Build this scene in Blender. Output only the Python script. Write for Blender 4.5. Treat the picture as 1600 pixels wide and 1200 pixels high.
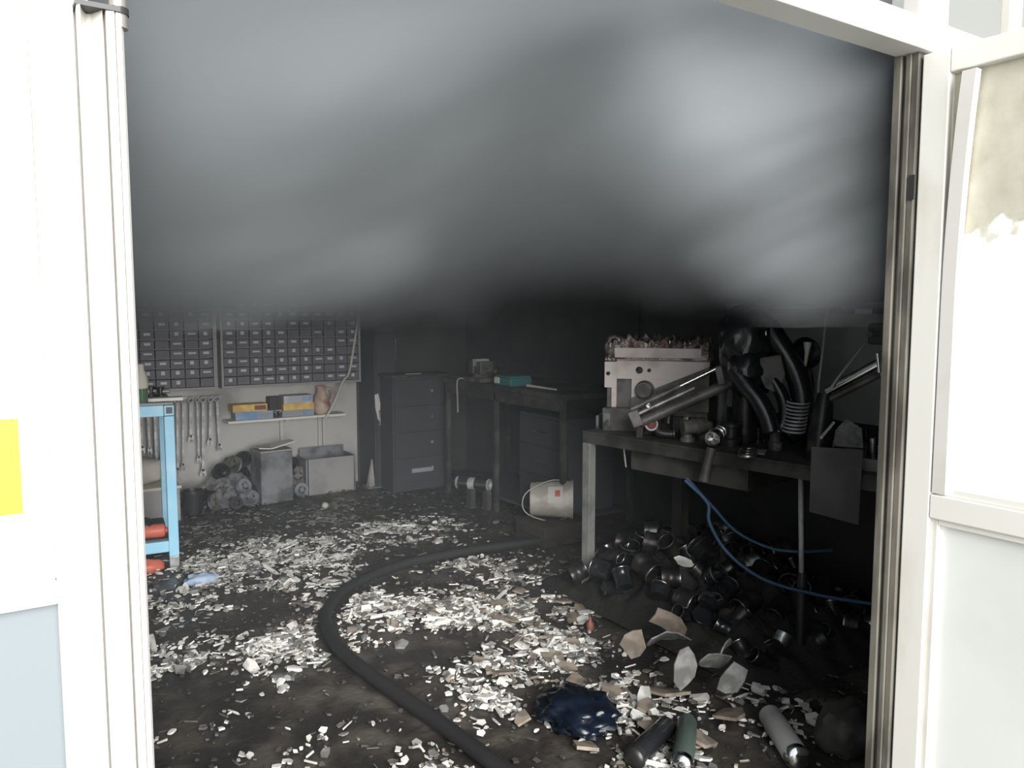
import bpy, bmesh, math, random
from mathutils import Vector, Matrix, noise

random.seed(7)
scene = bpy.context.scene
for _o in list(bpy.data.objects):
    bpy.data.objects.remove(_o)

# ------------------------------------------------------------------ camera
EYE = Vector((0.0, 0.0, 1.5))
cam_data = bpy.data.cameras.new('camera')
cam_data.sensor_width = 36.0
cam_data.lens = 36.0 * 1230.0 / 1600.0
cam_data.clip_start = 0.02
camera = bpy.data.objects.new('camera', cam_data)
scene.collection.objects.link(camera)
camera.location = EYE
camera.rotation_euler = (math.pi / 2 - math.atan(110 / 1230), 0, -math.radians(33))
scene.camera = camera

# ------------------------------------------------------------------ sky, sun, exposure
world = bpy.data.worlds.new('overcast_sky')
scene.world = world
world.use_nodes = True
_bg = world.node_tree.nodes['Background']
_bg.inputs[0].default_value = (0.93, 0.97, 1.0, 1)
_bg.inputs[1].default_value = 1.15
sun_data = bpy.data.lights.new('hazy_sun', 'SUN')
sun_data.energy = 10.0
sun_data.angle = math.radians(50)
sun_data.color = (1.0, 0.98, 0.95)
sun = bpy.data.objects.new('hazy_sun', sun_data)
scene.collection.objects.link(sun)
sun.rotation_euler = Vector((0.20, 1.0, -0.36)).to_track_quat('-Z', 'Y').to_euler()
vs = scene.view_settings
vs.view_transform = 'Standard'
vs.look = 'None'
vs.exposure = 0.0
vs.gamma = 1.0
vs.use_curve_mapping = False
scene.cycles.max_bounces = 6
scene.cycles.diffuse_bounces = 3
scene.cycles.volume_bounces = 1
scene.cycles.transparent_max_bounces = 12
scene.cycles.volume_step_rate = 1.0
scene.cycles.volume_max_steps = 128
scene.cycles.caustics_reflective = False
scene.cycles.caustics_refractive = False
scene.cycles.sample_clamp_indirect = 4.0

# ------------------------------------------------------------------ materials
MATS = {}

def mat(name, col, rough=0.6, metal=0.0, col2=None, scale=8.0, lo=0.4, hi=0.6, bump=0.0, bscale=40.0, coat=0.0, rough2=None, stretch=None, trans=0.0):
    m = bpy.data.materials.new(name)
    m.use_nodes = True
    nt = m.node_tree
    b = nt.nodes['Principled BSDF']
    b.inputs['Base Color'].default_value = (*col, 1)
    b.inputs['Roughness'].default_value = rough
    b.inputs['Metallic'].default_value = metal
    b.inputs['Coat Weight'].default_value = coat
    b.inputs['Transmission Weight'].default_value = trans
    tc = nt.nodes.new('ShaderNodeTexCoord')
    vec = tc.outputs['Object']
    if stretch:
        mp = nt.nodes.new('ShaderNodeMapping')
        mp.inputs['Scale'].default_value = stretch
        nt.links.new(vec, mp.inputs['Vector'])
        vec = mp.outputs['Vector']
    if col2 is not None:
        n = nt.nodes.new('ShaderNodeTexNoise')
        n.inputs['Scale'].default_value = scale
        n.inputs['Detail'].default_value = 6
        nt.links.new(vec, n.inputs['Vector'])
        mr = nt.nodes.new('ShaderNodeMapRange')
        mr.interpolation_type = 'SMOOTHSTEP'
        mr.inputs['From Min'].default_value = lo
        mr.inputs['From Max'].default_value = hi
        nt.links.new(n.outputs['Fac'], mr.inputs['Value'])
        mx = nt.nodes.new('ShaderNodeMix')
        mx.data_type = 'RGBA'
        mx.inputs['A'].default_value = (*col, 1)
        mx.inputs['B'].default_value = (*col2, 1)
        nt.links.new(mr.outputs['Result'], mx.inputs['Factor'])
        nt.links.new(mx.outputs['Result'], b.inputs['Base Color'])
        if rough2 is not None:
            mf = nt.nodes.new('ShaderNodeMapRange')
            mf.inputs['To Min'].default_value = rough
            mf.inputs['To Max'].default_value = rough2
            nt.links.new(mr.outputs['Result'], mf.inputs['Value'])
            nt.links.new(mf.outputs['Result'], b.inputs['Roughness'])
    if bump > 0:
        n2 = nt.nodes.new('ShaderNodeTexNoise')
        n2.inputs['Scale'].default_value = bscale
        n2.inputs['Detail'].default_value = 4
        nt.links.new(vec, n2.inputs['Vector'])
        bp = nt.nodes.new('ShaderNodeBump')
        bp.inputs['Strength'].default_value = bump
        bp.inputs['Distance'].default_value = 0.01
        nt.links.new(n2.outputs['Fac'], bp.inputs['Height'])
        nt.links.new(bp.outputs['Normal'], b.inputs['Normal'])
    MATS[name] = m
    return m

def glass_mat(name, tint, gloss=0.12, soot=False):
    """thin clear pane: light passes, a little mirror; optionally a brown soot film above a ragged tide line"""
    m = bpy.data.materials.new(name)
    m.use_nodes = True
    nt = m.node_tree
    nt.nodes.remove(nt.nodes['Principled BSDF'])
    out = nt.nodes['Material Output']
    tr = nt.nodes.new('ShaderNodeBsdfTransparent')
    tr.inputs[0].default_value = (*tint, 1)
    gl = nt.nodes.new('ShaderNodeBsdfGlossy')
    gl.inputs['Roughness'].default_value = 0.05
    mx = nt.nodes.new('ShaderNodeMixShader')
    mx.inputs[0].default_value = gloss
    nt.links.new(tr.outputs[0], mx.inputs[1])
    nt.links.new(gl.outputs[0], mx.inputs[2])
    last = mx
    if soot:
        tc = nt.nodes.new('ShaderNodeTexCoord')
        sp = nt.nodes.new('ShaderNodeSeparateXYZ')
        nt.links.new(tc.outputs['Object'], sp.inputs[0])
        n = nt.nodes.new('ShaderNodeTexNoise')
        n.inputs['Scale'].default_value = 16
        n.inputs['Detail'].default_value = 8
        nt.links.new(tc.outputs['Object'], n.inputs['Vector'])
        ad = nt.nodes.new('ShaderNodeMath'); ad.operation = 'MULTIPLY_ADD'
        ad.inputs[1].default_value = 0.28
        nt.links.new(n.outputs['Fac'], ad.inputs[0])
        nt.links.new(sp.outputs['Z'], ad.inputs[2])
        mr = nt.nodes.new('ShaderNodeMapRange'); mr.interpolation_type = 'SMOOTHSTEP'
        mr.inputs['From Min'].default_value = 1.80
        mr.inputs['From Max'].default_value = 1.87
        mr.inputs['To Max'].default_value = 0.88
        nt.links.new(ad.outputs[0], mr.inputs['Value'])
        df = nt.nodes.new('ShaderNodeBsdfDiffuse')
        mc = nt.nodes.new('ShaderNodeMix'); mc.data_type = 'RGBA'
        mc.inputs['A'].default_value = (0.40, 0.37, 0.28, 1)
        mc.inputs['B'].default_value = (0.75, 0.73, 0.62, 1)
        nt.links.new(n.outputs['Fac'], mc.inputs['Factor'])
        nt.links.new(mc.outputs['Result'], df.inputs[0])
        m2 = nt.nodes.new('ShaderNodeMixShader')
        nt.links.new(mr.outputs['Result'], m2.inputs[0])
        nt.links.new(mx.outputs[0], m2.inputs[1])
        nt.links.new(df.outputs[0], m2.inputs[2])
        last = m2
    nt.links.new(last.outputs[0], out.inputs['Surface'])
    MATS[name] = m
    return m

mat('white_aluminium', (0.66, 0.645, 0.61), 0.35, col2=(0.58, 0.56, 0.50), scale=5, lo=0.45, hi=0.75)
mat('leaf_aluminium', (0.74, 0.73, 0.68), 0.4, col2=(0.52, 0.48, 0.38), scale=6, lo=0.5, hi=0.85, stretch=(1, 1, .4))
mat('pale_panel', (0.74, 0.76, 0.73), 0.5, col2=(0.66, 0.69, 0.66), scale=3, lo=0.4, hi=0.8)
mat('grey_blue_panel', (0.165, 0.19, 0.205), 0.6)
mat('sooty_frame', (0.16, 0.15, 0.125), 0.6, col2=(0.06, 0.055, 0.045), scale=5, lo=0.35, hi=0.65, stretch=(3, 3, .8))
mat('grey_facade', (0.17, 0.175, 0.168), 0.8)
mat('white_facade', (0.78, 0.78, 0.76), 0.7)
mat('concrete', (0.36, 0.35, 0.33), 0.85, col2=(0.28, 0.27, 0.25), scale=3, bump=.2)
mat('yellow_sticker', (0.95, 0.72, 0.02), 0.5)
mat('white_sticker', (0.8, 0.8, 0.8), 0.5)
mat('dark_metal', (0.05, 0.05, 0.05), 0.45, 0.6)
mat('hinge_metal', (0.45, 0.42, 0.38), 0.35, 0.9)
mat('rubber_black', (0.010, 0.010, 0.011), 0.75, bump=.15, bscale=90)
mat('plaster_wall', (0.50, 0.50, 0.485), 0.85, col2=(0.28, 0.28, 0.272), scale=2.2, lo=0.42, hi=0.72, bump=.1, bscale=20)
mat('sooty_lit_wall', (0.48, 0.51, 0.475), 0.9, col2=(0.26, 0.27, 0.255), scale=1.6, lo=0.45, hi=0.75)  # sooty wall grey, also the pale tone for painted light on the right wall
mat('ash_black', (0.018, 0.017, 0.016), 0.8, bump=.6, bscale=60)
mat('charred', (0.042, 0.042, 0.041), 0.9, col2=(0.058, 0.056, 0.053), scale=3)  # soot-dark tone, also used as painted shade on the right wall
mat('wet_floor', (0.030, 0.028, 0.025), 0.34, col2=(0.075, 0.066, 0.055), scale=5, lo=0.42, hi=0.66, bump=.5, bscale=35, rough2=0.75)
mat('drawer_grey', (0.13, 0.13, 0.15), 0.6)
mat('cabinet_frame', (0.30, 0.295, 0.295), 0.5)
mat('card_white', (0.62, 0.62, 0.60), 0.7)
mat('steel', (0.45, 0.45, 0.46), 0.42, 0.55, col2=(0.22, 0.21, 0.20), scale=10)
mat('steel_pale', (0.52, 0.52, 0.54), 0.5, 0.2, col2=(0.30, 0.30, 0.31), scale=9)
mat('chrome', (0.75, 0.76, 0.76), 0.14, 1.0)
mat('chrome_dull', (0.55, 0.56, 0.56), 0.3, 1.0, col2=(0.12, 0.11, 0.10), scale=14, lo=.45, hi=.7)
mat('black_iron', (0.03, 0.03, 0.03), 0.35, 0.5, col2=(0.10, 0.09, 0.075), scale=12, lo=.5, hi=.75)
mat('black_gloss', (0.014, 0.015, 0.017), 0.22, coat=.5, bump=.25, bscale=22)
mat('black_plastic', (0.02, 0.02, 0.022), 0.4)
mat('dark_cabinet', (0.046, 0.046, 0.052), 0.85, col2=(0.052, 0.052, 0.058), scale=2.5)
mat('dark_wood', (0.045, 0.038, 0.030), 0.8, col2=(0.02, 0.018, 0.016), scale=6)
mat('bench_paint', (0.22, 0.22, 0.21), 0.5, col2=(0.09, 0.088, 0.08), scale=7, lo=.42, hi=.72)
mat('sheet_grey', (0.115, 0.115, 0.11), 0.6, col2=(0.08, 0.08, 0.077), scale=5)
mat('bench_dark', (0.07, 0.067, 0.06), 0.6, col2=(0.028, 0.027, 0.025), scale=6)
mat('blue_paint', (0.30, 0.62, 0.82), 0.4, col2=(0.45, 0.72, 0.86), scale=6, lo=.45, hi=.75)
mat('blue_dark', (0.05, 0.06, 0.07), 0.6)
mat('green_glass', (0.16, 0.30, 0.18), 0.12, trans=.5)
mat('cloth_pale', (0.62, 0.58, 0.52), 0.9, bump=.3, bscale=30)
mat('red_plastic', (0.55, 0.13, 0.08), 0.5)
mat('carton_yellow', (0.80, 0.58, 0.17), 0.7, col2=(0.62, 0.40, 0.14), scale=9)
mat('carton_blue', (0.16, 0.30, 0.55), 0.7, col2=(0.33, 0.42, 0.55), scale=7)
mat('carton_grey', (0.30, 0.33, 0.36), 0.7)
mat('carton_white', (0.62, 0.62, 0.64), 0.7, col2=(0.45, 0.46, 0.52), scale=8)
mat('jug_clay', (0.56, 0.46, 0.36), 0.6, col2=(0.34, 0.13, 0.10), scale=7, lo=.45, hi=.65)
mat('paper', (0.74, 0.73, 0.68), 0.8)
mat('ash_box', (0.22, 0.23, 0.25), 0.8, col2=(0.085, 0.085, 0.095), scale=6, lo=.4, hi=.65)
mat('board_grey', (0.34, 0.33, 0.325), 0.8, col2=(0.20, 0.20, 0.20), scale=4, lo=.45, hi=.8)
mat('pail_plastic', (0.60, 0.58, 0.53), 0.5, col2=(0.40, 0.38, 0.34), scale=8)
mat('machine_white', (0.74, 0.67, 0.64), 0.5, col2=(0.46, 0.39, 0.36), scale=7, lo=.48, hi=.8)
mat('machine_grey', (0.17, 0.165, 0.16), 0.5, 0.3, col2=(0.08, 0.075, 0.07), scale=9)
mat('corroded', (0.34, 0.30, 0.28), 0.32, 0.7, col2=(0.10, 0.055, 0.045), scale=22, lo=.4, hi=.62, bump=.8, bscale=60)
mat('rust_red', (0.20, 0.07, 0.05), 0.6)
mat('teal_paint', (0.04, 0.17, 0.17), 0.5)
mat('green_grey', (0.12, 0.16, 0.14), 0.5)
mat('green_dark', (0.05, 0.07, 0.06), 0.4)
mat('wire_white', (0.55, 0.54, 0.50), 0.5)
mat('cable_blue', (0.03, 0.075, 0.13), 0.5)
mat('bag_blue', (0.004, 0.007, 0.014), 0.3)
mat('shard_white', (0.78, 0.77, 0.73), 0.6, col2=(0.46, 0.45, 0.42), scale=12)
mat('shard_grey', (0.22, 0.22, 0.21), 0.65, col2=(0.10, 0.10, 0.095), scale=12)
mat('shard_tan', (0.25, 0.21, 0.17), 0.6, col2=(0.14, 0.12, 0.10), scale=12)
mat('shard_dark', (0.05, 0.046, 0.04), 0.6)
glass_mat('clear_glass', (0.93, 0.95, 0.95))
glass_mat('sooty_glass', (0.93, 0.95, 0.95), 0.10, soot=True)

# ------------------------------------------------------------------ mesh helpers
class MB:
    def __init__(self):
        self.v = []
        self.f = []

    def add(self, verts, faces):
        b = len(self.v)
        self.v += [tuple(v) for v in verts]
        self.f += [tuple(i + b for i in f) for f in faces]
        return self

    def box(self, x0, x1, y0, y1, z0, z1, M=None):
        vs_ = [(x0, y0, z0), (x1, y0, z0), (x1, y1, z0), (x0, y1, z0), (x0, y0, z1), (x1, y0, z1), (x1, y1, z1), (x0, y1, z1)]
        if M is not None:
            vs_ = [M @ Vector(v) for v in vs_]
        return self.add(vs_, [(0, 3, 2, 1), (4, 5, 6, 7), (0, 1, 5, 4), (1, 2, 6, 5), (2, 3, 7, 6), (3, 0, 4, 7)])

    def bar(self, p0, p1, w, h, roll=None):
        """square bar between two points"""
        p0, p1 = Vector(p0), Vector(p1)
        d = (p1 - p0).normalized()
        ref = Vector((0, 0, 1)) if abs(d.z) < 0.95 else Vector((0, 1, 0))
        s = d.cross(ref).normalized()
        u = s.cross(d)
        pts = []
        for p in (p0, p1):
            for a, b in ((-1, -1), (1, -1), (1, 1), (-1, 1)):
                pts.append(p + s * a * w / 2 + u * b * h / 2)
        return self.add(pts, [(3, 2, 1, 0), (4, 5, 6, 7), (0, 1, 5, 4), (1, 2, 6, 5), (2, 3, 7, 6), (3, 0, 4, 7)])

    def tube(self, path, radii, seg=10, caps=True):
        pts = [Vector(p) for p in path]
        if not isinstance(radii, (list, tuple)):
            radii = [radii] * len(pts)
        rings = []
        prev = None
        for i, p in enumerate(pts):
            a = pts[max(0, i - 1)]
            b = pts[min(len(pts) - 1, i + 1)]
            d = (b - a).normalized()
            if prev is None:
                ref = Vector((0, 0, 1)) if abs(d.z) < 0.9 else Vector((1, 0, 0))
                s = d.cross(ref).normalized()
            else:
                s = (prev - d * prev.dot(d)).normalized()
            prev = s
            u = d.cross(s)
            rings.append([p + (s * math.cos(2 * math.pi * k / seg) + u * math.sin(2 * math.pi * k / seg)) * radii[i] for k in range(seg)])
        vs_ = [v for r in rings for v in r]
        fs = []
        for i in range(len(rings) - 1):
            for k in range(seg):
                k2 = (k + 1) % seg
                fs.append((i * seg + k, i * seg + k2, (i + 1) * seg + k2, (i + 1) * seg + k))
        if caps:
            fs.append(tuple(reversed(range(seg))))
            fs.append(tuple(range((len(rings) - 1) * seg, len(rings) * seg)))
        return self.add(vs_, fs)

    def lathe(self, prof, M, seg=20):
        """profile of (radius, height) about local z"""
        vs_, fs = [], []
        for r, z in prof:
            for k in range(seg):
                a = 2 * math.pi * k / seg
                vs_.append(M @ Vector((r * math.cos(a), r * math.sin(a), z)))
        for i in range(len(prof) - 1):
            for k in range(seg):
                k2 = (k + 1) % seg
                fs.append((i * seg + k, i * seg + k2, (i + 1) * seg + k2, (i + 1) * seg + k))
        if prof[0][0] > 0.0005:
            fs.append(tuple(reversed(range(seg))))
        if prof[-1][0] > 0.0005:
            fs.append(tuple(range((len(prof) - 1) * seg, len(prof) * seg)))
        return self.add(vs_, fs)

    def torus(self, M, R, r, seg=18, sub=8, squash=1.0):
        vs_, fs = [], []
        for i in range(seg):
            a = 2 * math.pi * i / seg
            for j in range(sub):
                b = 2 * math.pi * j / sub
                q = R + r * math.cos(b)
                vs_.append(M @ Vector((q * math.cos(a), q * math.sin(a), r * squash * math.sin(b))))
        for i in range(seg):
            for j in range(sub):
                fs.append((i * sub + j, ((i + 1) % seg) * sub + j, ((i + 1) % seg) * sub + (j + 1) % sub, i * sub + (j + 1) % sub))
        return self.add(vs_, fs)

    def prism(self, poly, t, M):
        """polygon in local xy, thickness t in z"""
        n = len(poly)
        vs_ = [M @ Vector((x, y, -t / 2)) for x, y in poly] + [M @ Vector((x, y, t / 2)) for x, y in poly]
        fs = [tuple(reversed(range(n))), tuple(range(n, 2 * n))]
        fs += [(i, (i + 1) % n, n + (i + 1) % n, n + i) for i in range(n)]
        return self.add(vs_, fs)

    def mesh(self, name, material, smooth=None):
        me = bpy.data.meshes.new(name)
        me.from_pydata(self.v, [], self.f)
        me.materials.append(MATS[material])
        if smooth is not None:
            bm = bmesh.new()
            bm.from_mesh(me)
            bmesh.ops.recalc_face_normals(bm, faces=bm.faces)
            for f in bm.faces:
                f.smooth = True
            for e in bm.edges:
                if len(e.link_faces) == 2 and e.calc_face_angle(0) > math.radians(smooth):
                    e.smooth = False
            bm.to_mesh(me)
            bm.free()
        return me

def link(o):
    scene.collection.objects.link(o)
    return o

def obj(name, mb, material, parent=None, smooth=None, bevel=0.0, local=False):
    """one mesh object; points are world points unless local (then parent space)"""
    me = mb.mesh(name, material, smooth)
    o = link(bpy.data.objects.new(name, me))
    if parent is not None:
        o.parent = parent
        if not local:
            o.matrix_parent_inverse = world_of(parent).inverted()
    if bevel > 0:
        md = o.modifiers.new('bevel', 'BEVEL')
        md.width = bevel
        md.segments = 2
        md.limit_method = 'ANGLE'
    return o

def world_of(o):
    m = Matrix.LocRotScale(o.location, o.rotation_euler, o.scale)
    if o.parent is not None:
        return world_of(o.parent) @ o.matrix_parent_inverse @ m
    return m

def tag(o, label, cat, group=None):
    o['label'] = label
    o['category'] = cat
    if group:
        o['group'] = group
    return o

def thing(name, label, cat, loc=(0, 0, 0), rz=0.0, group=None):
    o = link(bpy.data.objects.new(name, None))
    o.empty_display_size = 0.05
    o.location = loc
    o.rotation_euler = (0, 0, rz)
    return tag(o, label, cat, group)

def struct(name, mb, material, label=None, parent=None, bevel=0.0):
    o = obj(name, mb, material, parent, bevel=bevel)
    if parent is None:
        o['kind'] = 'structure'
        if label:
            o['label'] = label
    return o

def copy_tree(o, loc, rz=None, label=None, parent=None):
    c = link(o.copy())
    c.parent = parent
    if parent is None:
        c.location = loc
        if rz is not None:
            c.rotation_euler = rz if isinstance(rz, (tuple, list)) else (0, 0, rz)
        if label:
            c['label'] = label
    for ch in o.children:
        copy_tree(ch, None, parent=c)
    return c

def axis_M(p, d, up=None):
    """matrix at p whose local z points along d"""
    return Matrix.Translation(Vector(p)) @ Vector(d).to_track_quat('Z', 'Y').to_matrix().to_4x4()

def smooth_path(pts, n=6):
    """Catmull-Rom through the points"""
    P = [Vector(p) for p in pts]
    P = [P[0] * 2 - P[1]] + P + [P[-1] * 2 - P[-2]]
    out = []
    for i in range(1, len(P) - 2):
        for k in range(n):
            t = k / n
            a, b, c, d = P[i - 1], P[i], P[i + 1], P[i + 2]
            out.append(0.5 * ((2 * b) + (c - a) * t + (2 * a - 5 * b + 4 * c - d) * t * t + (3 * b - a - 3 * c + d) * t ** 3))
    out.append(P[-2])
    return out

# ------------------------------------------------------------------ the setting
struct('ground', MB().box(-12, 14, -14, 1.0, -0.14, -0.02), 'concrete', 'pale concrete ground outside the doorway')
struct('floor', MB().box(-2.6, 3.9, 1.0, 6.75, -0.14, 0.0), 'wet_floor', 'dark wet workshop floor under the debris')
wbk = struct('wall_back', MB().box(-2.6, 3.9, 6.6, 6.75, 0, 3.2), 'plaster_wall', 'grey plaster back wall behind the small-parts drawers')
obj('dark_panel', MB().box(2.635, 3.75, 6.588, 6.6, 0, 3.19), 'charred', wbk)  # dark backdrop sheet added over the right end of the back wall
wrt = struct('wall_right', MB().box(3.75, 3.9, 1.18, 6.6, 0, 3.2), 'charred', 'right wall behind the long bench, coloured dark for soot and shade')  # dark colour stands in for shade low on the wall, besides soot
obj('lit_wall_patch', MB().box(3.738, 3.75, 1.185, 3.35, .93, 1.56), 'sooty_lit_wall', wrt)  # paler sheet added to the wall, its colour stands in for light there
struct('wall_left', MB().box(-2.75, -2.6, 1.0, 6.75, 0, 3.2), 'sooty_lit_wall', 'sooty left wall of the workshop')
struct('ceiling', MB().box(-2.75, 3.9, 1.0, 6.75, 3.2, 3.3), 'charred', 'charred ceiling above the smoke')

# shopfront left of the doorway: fixed glazed light with a filmed strip beside the door
w1 = struct('window_1', MB().box(0.045, 0.093, 1.115, 1.175, 0, 2.134).box(-2.6, 0.045, 1.12, 1.175, 1.135, 1.165).box(-2.6, -2.52, 1.12, 1.175, 0, 2.134).box(-0.62, -0.57, 1.12, 1.175, 1.165, 2.134), 'white_aluminium', 'white aluminium shopfront light left of the doorway', bevel=.002)
obj('lower_panel', MB().box(-2.52, 0.045, 1.137, 1.16, 0, 1.135), 'grey_blue_panel', w1)
obj('glass_pane', MB().box(-2.52, -0.62, 1.145, 1.151, 1.165, 2.134), 'clear_glass', w1)
obj('white_film_pane', MB().box(-0.57, 0.022, 1.142, 1.15, 1.165, 2.134), 'white_sticker', w1)
obj('glazing_bead', MB().box(0.022, 0.045, 1.128, 1.17, 1.165, 2.134), 'white_aluminium', w1, bevel=.002)
obj('yellow_sticker', MB().box(-0.16, 0.0135, 1.1395, 1.142, 1.252, 1.371), 'yellow_sticker', w1)

# fluted post that closes the left side of the opening
fl_ = [(0.093, 0.05), (0.093, 0.012), (0.0955, 0.012), (0.0955, -.016), (0.099, -.018), (0.104, .004), (0.108, .012), (0.113, .010), (0.120, -.004), (0.1235, -.012), (0.1245, .004), (0.1262, .004), (0.127, -.014), (0.136, -.016), (0.1368, -.010), (0.138, -.015), (0.1435, -.014), (0.147, -.006), (0.147, 0.05)]
post = struct('trim_1', MB().prism(fl_, 1.868, Matrix.Translation((0, 1.118, 0.934))), 'white_aluminium', 'white fluted aluminium post at the left of the doorway')
obj('end_cap', MB().box(0.094, 0.143, 1.10, 1.168, 1.868, 1.874), 'dark_metal', post)
obj('pivot_pin', MB().tube([(0.142, 1.115, 1.852), (0.142, 1.115, 1.93)], 0.011, 16), 'hinge_metal', post, smooth=40)
obj('pivot_collar', MB().tube([(0.142, 1.115, 1.868), (0.142, 1.115, 1.876)], 0.0125, 16), 'dark_metal', post, smooth=40)
obj('jamb', MB().box(0.05, 0.11, 1.125, 1.175, 1.868, 2.134), 'white_aluminium', post)

struct('trim_2', MB().box(-2.6, 3.9, 1.10, 1.175, 2.134, 2.207), 'white_aluminium', 'white header bar above the doorway', bevel=.003)
w2 = struct('window_2', MB().box(1.873, 2.005, 1.105, 1.175, 2.207, 3.2).box(-2.6, 1.873, 1.11, 1.175, 3.05, 3.2).box(-2.6, -2.5, 1.11, 1.175, 2.207, 3.05).box(0.0, 0.07, 1.11, 1.175, 2.207, 3.05), 'white_aluminium', 'glazed transom light over the doorway', bevel=.002)
obj('glass_pane', MB().box(-2.5, 0.0, 1.143, 1.149, 2.207, 3.05), 'clear_glass', w2)
obj('glass_pane', MB().box(0.07, 1.873, 1.143, 1.149, 2.207, 3.05), 'clear_glass', w2)
wf = struct('wall_front', MB().box(2.005, 3.9, 1.13, 1.18, 2.207, 3.2), 'grey_facade', 'grey and white facade right of the doorway')
obj('white_panel', MB().box(2.0, 3.9, 1.13, 1.18, 0, 2.134), 'white_facade', wf)
obj('cover_strip', MB().box(2.31, 2.335, 1.11, 1.13, 2.207, 3.2), 'white_aluminium', wf)
obj('cover_strip', MB().box(2.345, 2.39, 1.115, 1.13, 2.207, 3.2), 'white_aluminium', wf)

# sooty jamb at the right of the opening
tj = struct('trim_3', MB().box(1.905, 1.999, 1.118, 1.135, 0, 2.134).box(1.9, 1.999, 1.135, 1.148, 0, 2.134).box(1.91, 1.999, 1.148, 1.158, 0, 2.134).box(1.897, 1.999, 1.158, 1.178, 0, 2.134), 'sooty_frame', 'soot-stained door jamb at the right of the doorway', bevel=.002)
obj('strike_plate', MB().box(1.901, 1.9045, 1.114, 1.128, 1.78, 1.84), 'dark_metal', tj)

# open right door leaf
FX = 1.912
dl = struct('door_1', MB().box(FX, 1.955, 1.045, 1.112, 0.01, 2.125).box(FX, 1.955, 0.22, 0.285, 0.01, 2.125), 'leaf_aluminium', 'white aluminium door leaf standing open with sooty glass above and pale panel below', bevel=.003)
obj('top_rail', MB().box(FX, 1.955, 0.285, 1.045, 2.068, 2.125), 'leaf_aluminium', dl, bevel=.003)
obj('middle_rail', MB().box(FX, 1.955, 0.285, 1.045, 0.995, 1.055), 'leaf_aluminium', dl, bevel=.003)
obj('bottom_rail', MB().box(FX, 1.955, 0.285, 1.045, 0.01, 0.09), 'leaf_aluminium', dl, bevel=.003)
obj('lower_panel', MB().box(1.938, 1.946, 0.285, 1.045, 0.09, 0.995), 'pale_panel', dl)
obj('glass_pane', MB().box(1.936, 1.942, 0.285, 1.045, 1.055, 2.068), 'sooty_glass', dl)
for z0, z1 in ((0.09, 0.995),):
    obj('glazing_bead', MB().box(1.922, 1.938, 1.027, 1.045, z0, z1), 'white_aluminium', dl, bevel=.002)
    obj('glazing_bead', MB().box(1.922, 1.938, 0.285, 1.027, z1 - .016, z1), 'leaf_aluminium', dl, bevel=.002)
obj('glazing_bead', MB().box(1.922, 1.936, 0.285, 1.02, 1.055, 1.075), 'leaf_aluminium', dl, bevel=.002)
# upright bead sprung loose towards its top
bd = MB()
ringv = []
for i in range(21):
    t = i / 20
    z = 1.06 + t * 1.0
    off = max(0, (t - .45) / .55) ** 2
    cy = 1.022 - .03 * off
    cx = 1.921 - .012 * off
    ringv += [(cx - .009, cy - .014, z), (cx + .014, cy - .014, z), (cx + .014, cy + .018, z), (cx - .009, cy + .018, z)]
fs_ = []
for i in range(20):
    for k in range(4):
        fs_.append((i * 4 + k, i * 4 + (k + 1) % 4, i * 4 + 4 + (k + 1) % 4, i * 4 + 4 + k))
fs_ += [(3, 2, 1, 0), (80, 81, 82, 83)]
bd.add(ringv, fs_)
obj('loose_bead', bd, 'white_aluminium', dl)

# ------------------------------------------------------------------ smoke
BASE, ARCH, DIP = 1.465, 0.50, 0.14
DENS, THIN = 1.7, 0.40
ALB_DARK, ALB_PALE = (0.42, 0.455, 0.475), (0.68, 0.72, 0.755)
SWIRL_ROT = (0.0, -0.42, -0.576)
SWIRL_OFF = (1.3, 2.2, 0.9)
PUFFS = [  # drifting billows: centre, half width, half height, slant, how pale (or dark) against the rest
    (2.19, 1.62, 2.01, 0.69, 0.41, 0.20, 0.10),
    (2.14, 1.44, 2.25, 0.30, 0.17, 0.30, 0.07),
    (1.54, 1.68, 1.93, 0.41, 0.18, 0.15, 0.08),
    (0.59, 1.77, 2.00, 0.27, 0.11, 0.25, 0.09),
    (0.61, 1.95, 1.63, 0.54, 0.08, 0.22, 0.09),
    (1.02, 1.68, 2.11, 0.29, 0.08, 0.50, 0.07),
    (1.01, 1.67, 1.92, 0.36, 0.09, 0.58, -0.13),
    (0.31, 1.74, 1.71, 0.17, 0.10, 0.10, -0.06),
    (1.30, 1.80, 1.59, 0.34, 0.23, 0.00, -0.12),
    (1.68, 1.63, 2.27, 0.29, 0.09, 0.50, -0.05),
]

def sstep(v, lo, hi):
    t = max(0.0, min(1.0, (v - lo) / (hi - lo)))
    return t * t * (3 - 2 * t)

def smoke_base(x, y):
    """height of the underside: lifted in a rift towards the far corner, sinking at the back wall"""
    u = x * 0.839 - y * 0.59
    return BASE + .1 * ARCH * (1 - sstep(abs(u - 0.05), 0.05, 0.62)) - DIP * sstep(y, 3.5, 6.4)

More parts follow.
